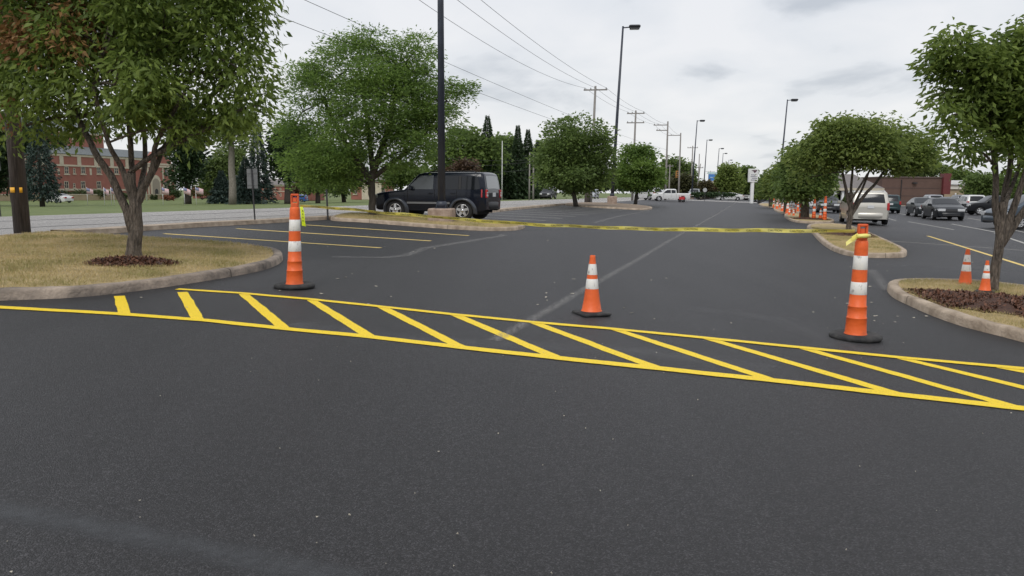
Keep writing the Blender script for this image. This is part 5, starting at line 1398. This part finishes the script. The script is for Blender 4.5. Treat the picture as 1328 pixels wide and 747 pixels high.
g2='cars parked in the right lot'
cp(1221,50,AV+PI,SEDAN,'black sedan facing the camera, nearest of the pair in the right lot',(.007,.009,.012),'parked_sedan','sedan',group=g2,py=284.5,det=.8,metal=0.)
cp(1197,55,AV+PI,SEDAN,'dark grey-green sedan facing the camera, just left of and behind the black sedan',(.018,.023,.025),'parked_sedan','sedan',group=g2,py=280.5,det=.8,metal=0.)
cp(1149,70,AV,WAGON,'dark green wagon with red tail lamps seen from behind, right of the beige minivan',(.030,.052,.055),'parked_wagon','wagon',group=g2,py=276,scale=.98)
cp(1257,72,AV,WAGON,'white SUV seen from behind, right of the two dark sedans',(.62,.62,.61),'parked_suv','suv',group=g2,py=275.5,metal=.05)
cp(1207,82,AV,WAGON,'silver SUV roof showing behind the pair of dark sedans',(.32,.33,.35),'parked_suv','suv',group=g2,py=271.5)
cp(1228,78,AV+.1,SEDAN,'dark blue-grey sedan behind the black sedan, its tail beside the white SUV',(.04,.05,.065),'parked_sedan','sedan',group=g2,py=274)
cp(1243,88,AV,WAGON,'grey SUV squeezed left of the white SUV',(.16,.165,.18),'parked_suv','suv',group=g2,py=271.5)
cp(1291,73,PI-R(10),TRUCK,'dark pickup facing left, half hidden by the nearest right tree',(.010,.011,.014),'parked_pickup','pickup',metal=0.,group=g2,py=279,scale=.85)
cp(1352,37,PI-R(8),VAN,'grey-blue minivan cut by the right frame edge, facing left',(.075,.095,.12),'parked_minivan','minivan',group=g2,py=297,det=.8)
cp(1071,62,AV+PI,SEDAN,'dark grey sedan facing the camera behind the clustered cones',(.02,.022,.025),'parked_sedan','sedan',group=g2,py=275.5,det=.7,metal=0.)
cp(1057,78,AV+PI,SEDAN,'white sedan facing the camera, left of the dark grey sedan',(.60,.60,.60),'parked_sedan','sedan',group=g2,py=270.5,metal=.05)
# pickup and others ahead
cp(869,87,PI-R(3),TRUCK,'white crew-cab pickup standing crosswise at the far end of the lot',(.68,.68,.67),'parked_pickup','pickup',py=261.2,metal=.03,scale=.84,det=.8)
cp(840,98,PI-R(60),WAGON,'white SUV mostly hidden at the nose of the white pickup',(.60,.60,.6),'parked_suv','suv',py=259.2,metal=.05)
cp(853,104,PI-R(10),SEDAN,'white sedan roof behind the hood of the white pickup',(.62,.62,.62),'parked_sedan','sedan',py=257.8,metal=.05)
cp(711,80,AV+PI,WAGON,'black SUV driving toward the camera on the street, left of the round tree',(.02,.022,.024),'moving_suv','suv',py=258,group='vehicles on the street',scale=.95)
cp(768,95,AV+PI,WAGON,'silver car driving toward the camera on the street, beside the round tree trunk',(.38,.40,.43),'moving_suv','suv',py=257.6,group='vehicles on the street',scale=.9)
g3='cars parked beyond the cross road'
cp(946,137,PI-R(6),SEDAN,'white sedan side-on beyond the cross road, left of the pylon sign',(.62,.62,.61),'parked_sedan','sedan',group=g3,metal=.05)
cp(992,128,PI-R(4),SEDAN,'dark grey sedan side-on just right of the pylon column',(.10,.12,.14),'parked_sedan','sedan',group=g3)
cp(901,142,AV+PI,TRUCK,'grey-white truck front showing right of the third light pole base',(.40,.42,.42),'parked_pickup','pickup',group=g3)
for i,(px,D,c,lab) in enumerate(((914,160,(.05,.05,.055),'black car far behind the round sign back'),(926,162,(.03,.03,.035),'black car under the blue banner sign'),(936,160,(.3,.3,.32),'silver car left of the far white sedan'),
     (957,158,(.04,.045,.06),'dark car between the far white sedan and the pylon column'),(968,155,(.5,.5,.5),'pale car directly at the left of the pylon column'),(1004,150,(.2,.05,.05),'dull red car at the far right of the far car row'),(985,165,(.55,.55,.55),'white car roof behind the dark grey sedan at the pylon'))):
    cp(px,D,AV+PI+.3*(i%3-1),SEDAN if i%2 else WAGON,lab,c,'parked_car','car',group=g3,det=.35,metal=.1)
# blue and white van on the lawn drive
cp(385,130,PI-R(5),VAN,'blue van with white roof beyond the lawn, left of the left cone top',(.06,.13,.36),'parked_van','van',metal=.1,scale=.72)
cp(75,118,PI-R(20),SEDAN,'white car parked low beyond the lawn before the brick hall',(.62,.62,.62),'parked_sedan','sedan',metal=.03)
# red tool cart at the pickup tail
b=G(884,262.3); t=thing('tool_cart',b,.05,'small red cart by the rear wheel of the white pickup','cart',scale=.7)
MB().box((0,0,.72),(.95,.5,.5),0,.03).build('body',mat('cart_red',(.48,.03,.035),.5),t); MB().tube([(-.45,0,1.),(-.6,0,1.15),(.6,0,1.15),(.45,0,1.)],.03,6).build('handle',mat('cart_red',(.48,.03,.035)),t)
for a in(-.35,.35):
    for c in(-.2,.2): MB().lathe([(.2,-.04),(.2,.04)],14,(a,c,.2),'Y').build('wheel',M_TYRE,t)

# ---------------------------------------------------------------- world, sun, camera
w=bpy.data.worlds.new('World'); scene.world=w; w.use_nodes=True; nt=w.node_tree; lk=nt.links.new
bg=nt.nodes['Background']; out=nt.nodes['World Output']
SUN_EL,SUN_ROT=R(50),R(200)
sky=nd(nt,'ShaderNodeTexSky',sky_type='NISHITA'); sky.sun_disc=False; sky.sun_elevation=SUN_EL; sky.sun_rotation=SUN_ROT
tc=nd(nt,'ShaderNodeTexCoord'); sx=nd(nt,'ShaderNodeSeparateXYZ'); lk(tc.outputs['Generated'],sx.inputs[0])
def mth(op,a,b=None):
    n=nd(nt,'ShaderNodeMath',operation=op)
    for i,s in enumerate((a,b)):
        if s is None: continue
        if isinstance(s,(int,float)): n.inputs[i].default_value=s
        else: lk(s,n.inputs[i])
    return n.outputs[0]
zz=mth('ADD',mth('MAXIMUM',sx.outputs[2],0.),.22)
cb=nd(nt,'ShaderNodeCombineXYZ'); lk(mth('DIVIDE',sx.outputs[0],zz),cb.inputs[0]); lk(mth('DIVIDE',sx.outputs[1],zz),cb.inputs[1]); cb.inputs[2].default_value=2.3
mp=nd(nt,'ShaderNodeMapping'); mp.inputs['Scale'].default_value=(.8,.7,1); mp.inputs['Rotation'].default_value=(0,0,-.25); mp.inputs['Location'].default_value=(1.7,.6,0); lk(cb.outputs[0],mp.inputs[0])
n=nd(nt,'ShaderNodeTexNoise'); n.inputs['Scale'].default_value=2.6; n.inputs['Detail'].default_value=8; n.inputs['Roughness'].default_value=.5; n.inputs['Distortion'].default_value=.3; lk(mp.outputs[0],n.inputs[0])
cr=nd(nt,'ShaderNodeValToRGB'); e=cr.color_ramp.elements
e[0].position=.30; e[0].color=(.56,.59,.63,1); e[1].position=.60; e[1].color=(.86,.86,.865,1); x=e.new(.42); x.color=(.785,.80,.82,1)
lk(n.outputs[0],cr.inputs[0])
# gentle blue-grey towards the zenith
gr=nd(nt,'ShaderNodeMix',data_type='RGBA'); gr.blend_type='MULTIPLY'
rm=nd(nt,'ShaderNodeMapRange'); rm.inputs[1].default_value=.08; rm.inputs[2].default_value=.35; lk(sx.outputs[2],rm.inputs[0]); lk(rm.outputs[0],gr.inputs[0])
lk(cr.outputs[0],gr.inputs[6]); gr.inputs[7].default_value=(.955,.975,1.02,1)
mul=nd(nt,'ShaderNodeVectorMath',operation='SCALE'); lk(sky.outputs[0],mul.inputs[0]); mul.inputs['Scale'].default_value=.01
addv=nd(nt,'ShaderNodeVectorMath',operation='SCALE'); lk(gr.outputs[2],addv.inputs[0]); addv.inputs['Scale'].default_value=10.0
# cloud deck over the physical sky: both scaled for a background strength of 0.1
sk=nd(nt,'ShaderNodeMix',data_type='RGBA'); sk.inputs[0].default_value=.93; lk(sky.outputs[0],sk.inputs[6]); lk(addv.outputs[0],sk.inputs[7])
lk(sk.outputs[2],bg.inputs[0]); bg.inputs[1].default_value=.105
sl_=bpy.data.lights.new('sun','SUN'); sl_.energy=1.5; sl_.angle=R(24); sl_.color=(1,.97,.92)
so=bpy.data.objects.new('sun',sl_); COL.objects.link(so)
sd=Vector((math.sin(SUN_ROT)*math.cos(SUN_EL),math.cos(SUN_ROT)*math.cos(SUN_EL),math.sin(SUN_EL)))
so.rotation_euler=sd.to_track_quat('Z','Y').to_euler(); so.location=(0,0,30)
cam=bpy.data.cameras.new('camera'); cam.sensor_width=36; cam.lens=F/1328*36; cam.clip_end=6000; cam.clip_start=.05
co=bpy.data.objects.new('camera',cam); COL.objects.link(co)
M=Matrix((Rt,Up,-Fw)).transposed().to_4x4(); M.translation=CAM; co.matrix_world=M; scene.camera=co
scene.view_settings.view_transform='Standard'; scene.view_settings.look='None'; scene.view_settings.gamma=1; scene.view_settings.exposure=0
scene.render.engine='CYCLES'; scene.cycles.max_bounces=14; scene.cycles.diffuse_bounces=8; scene.cycles.transparent_max_bounces=16
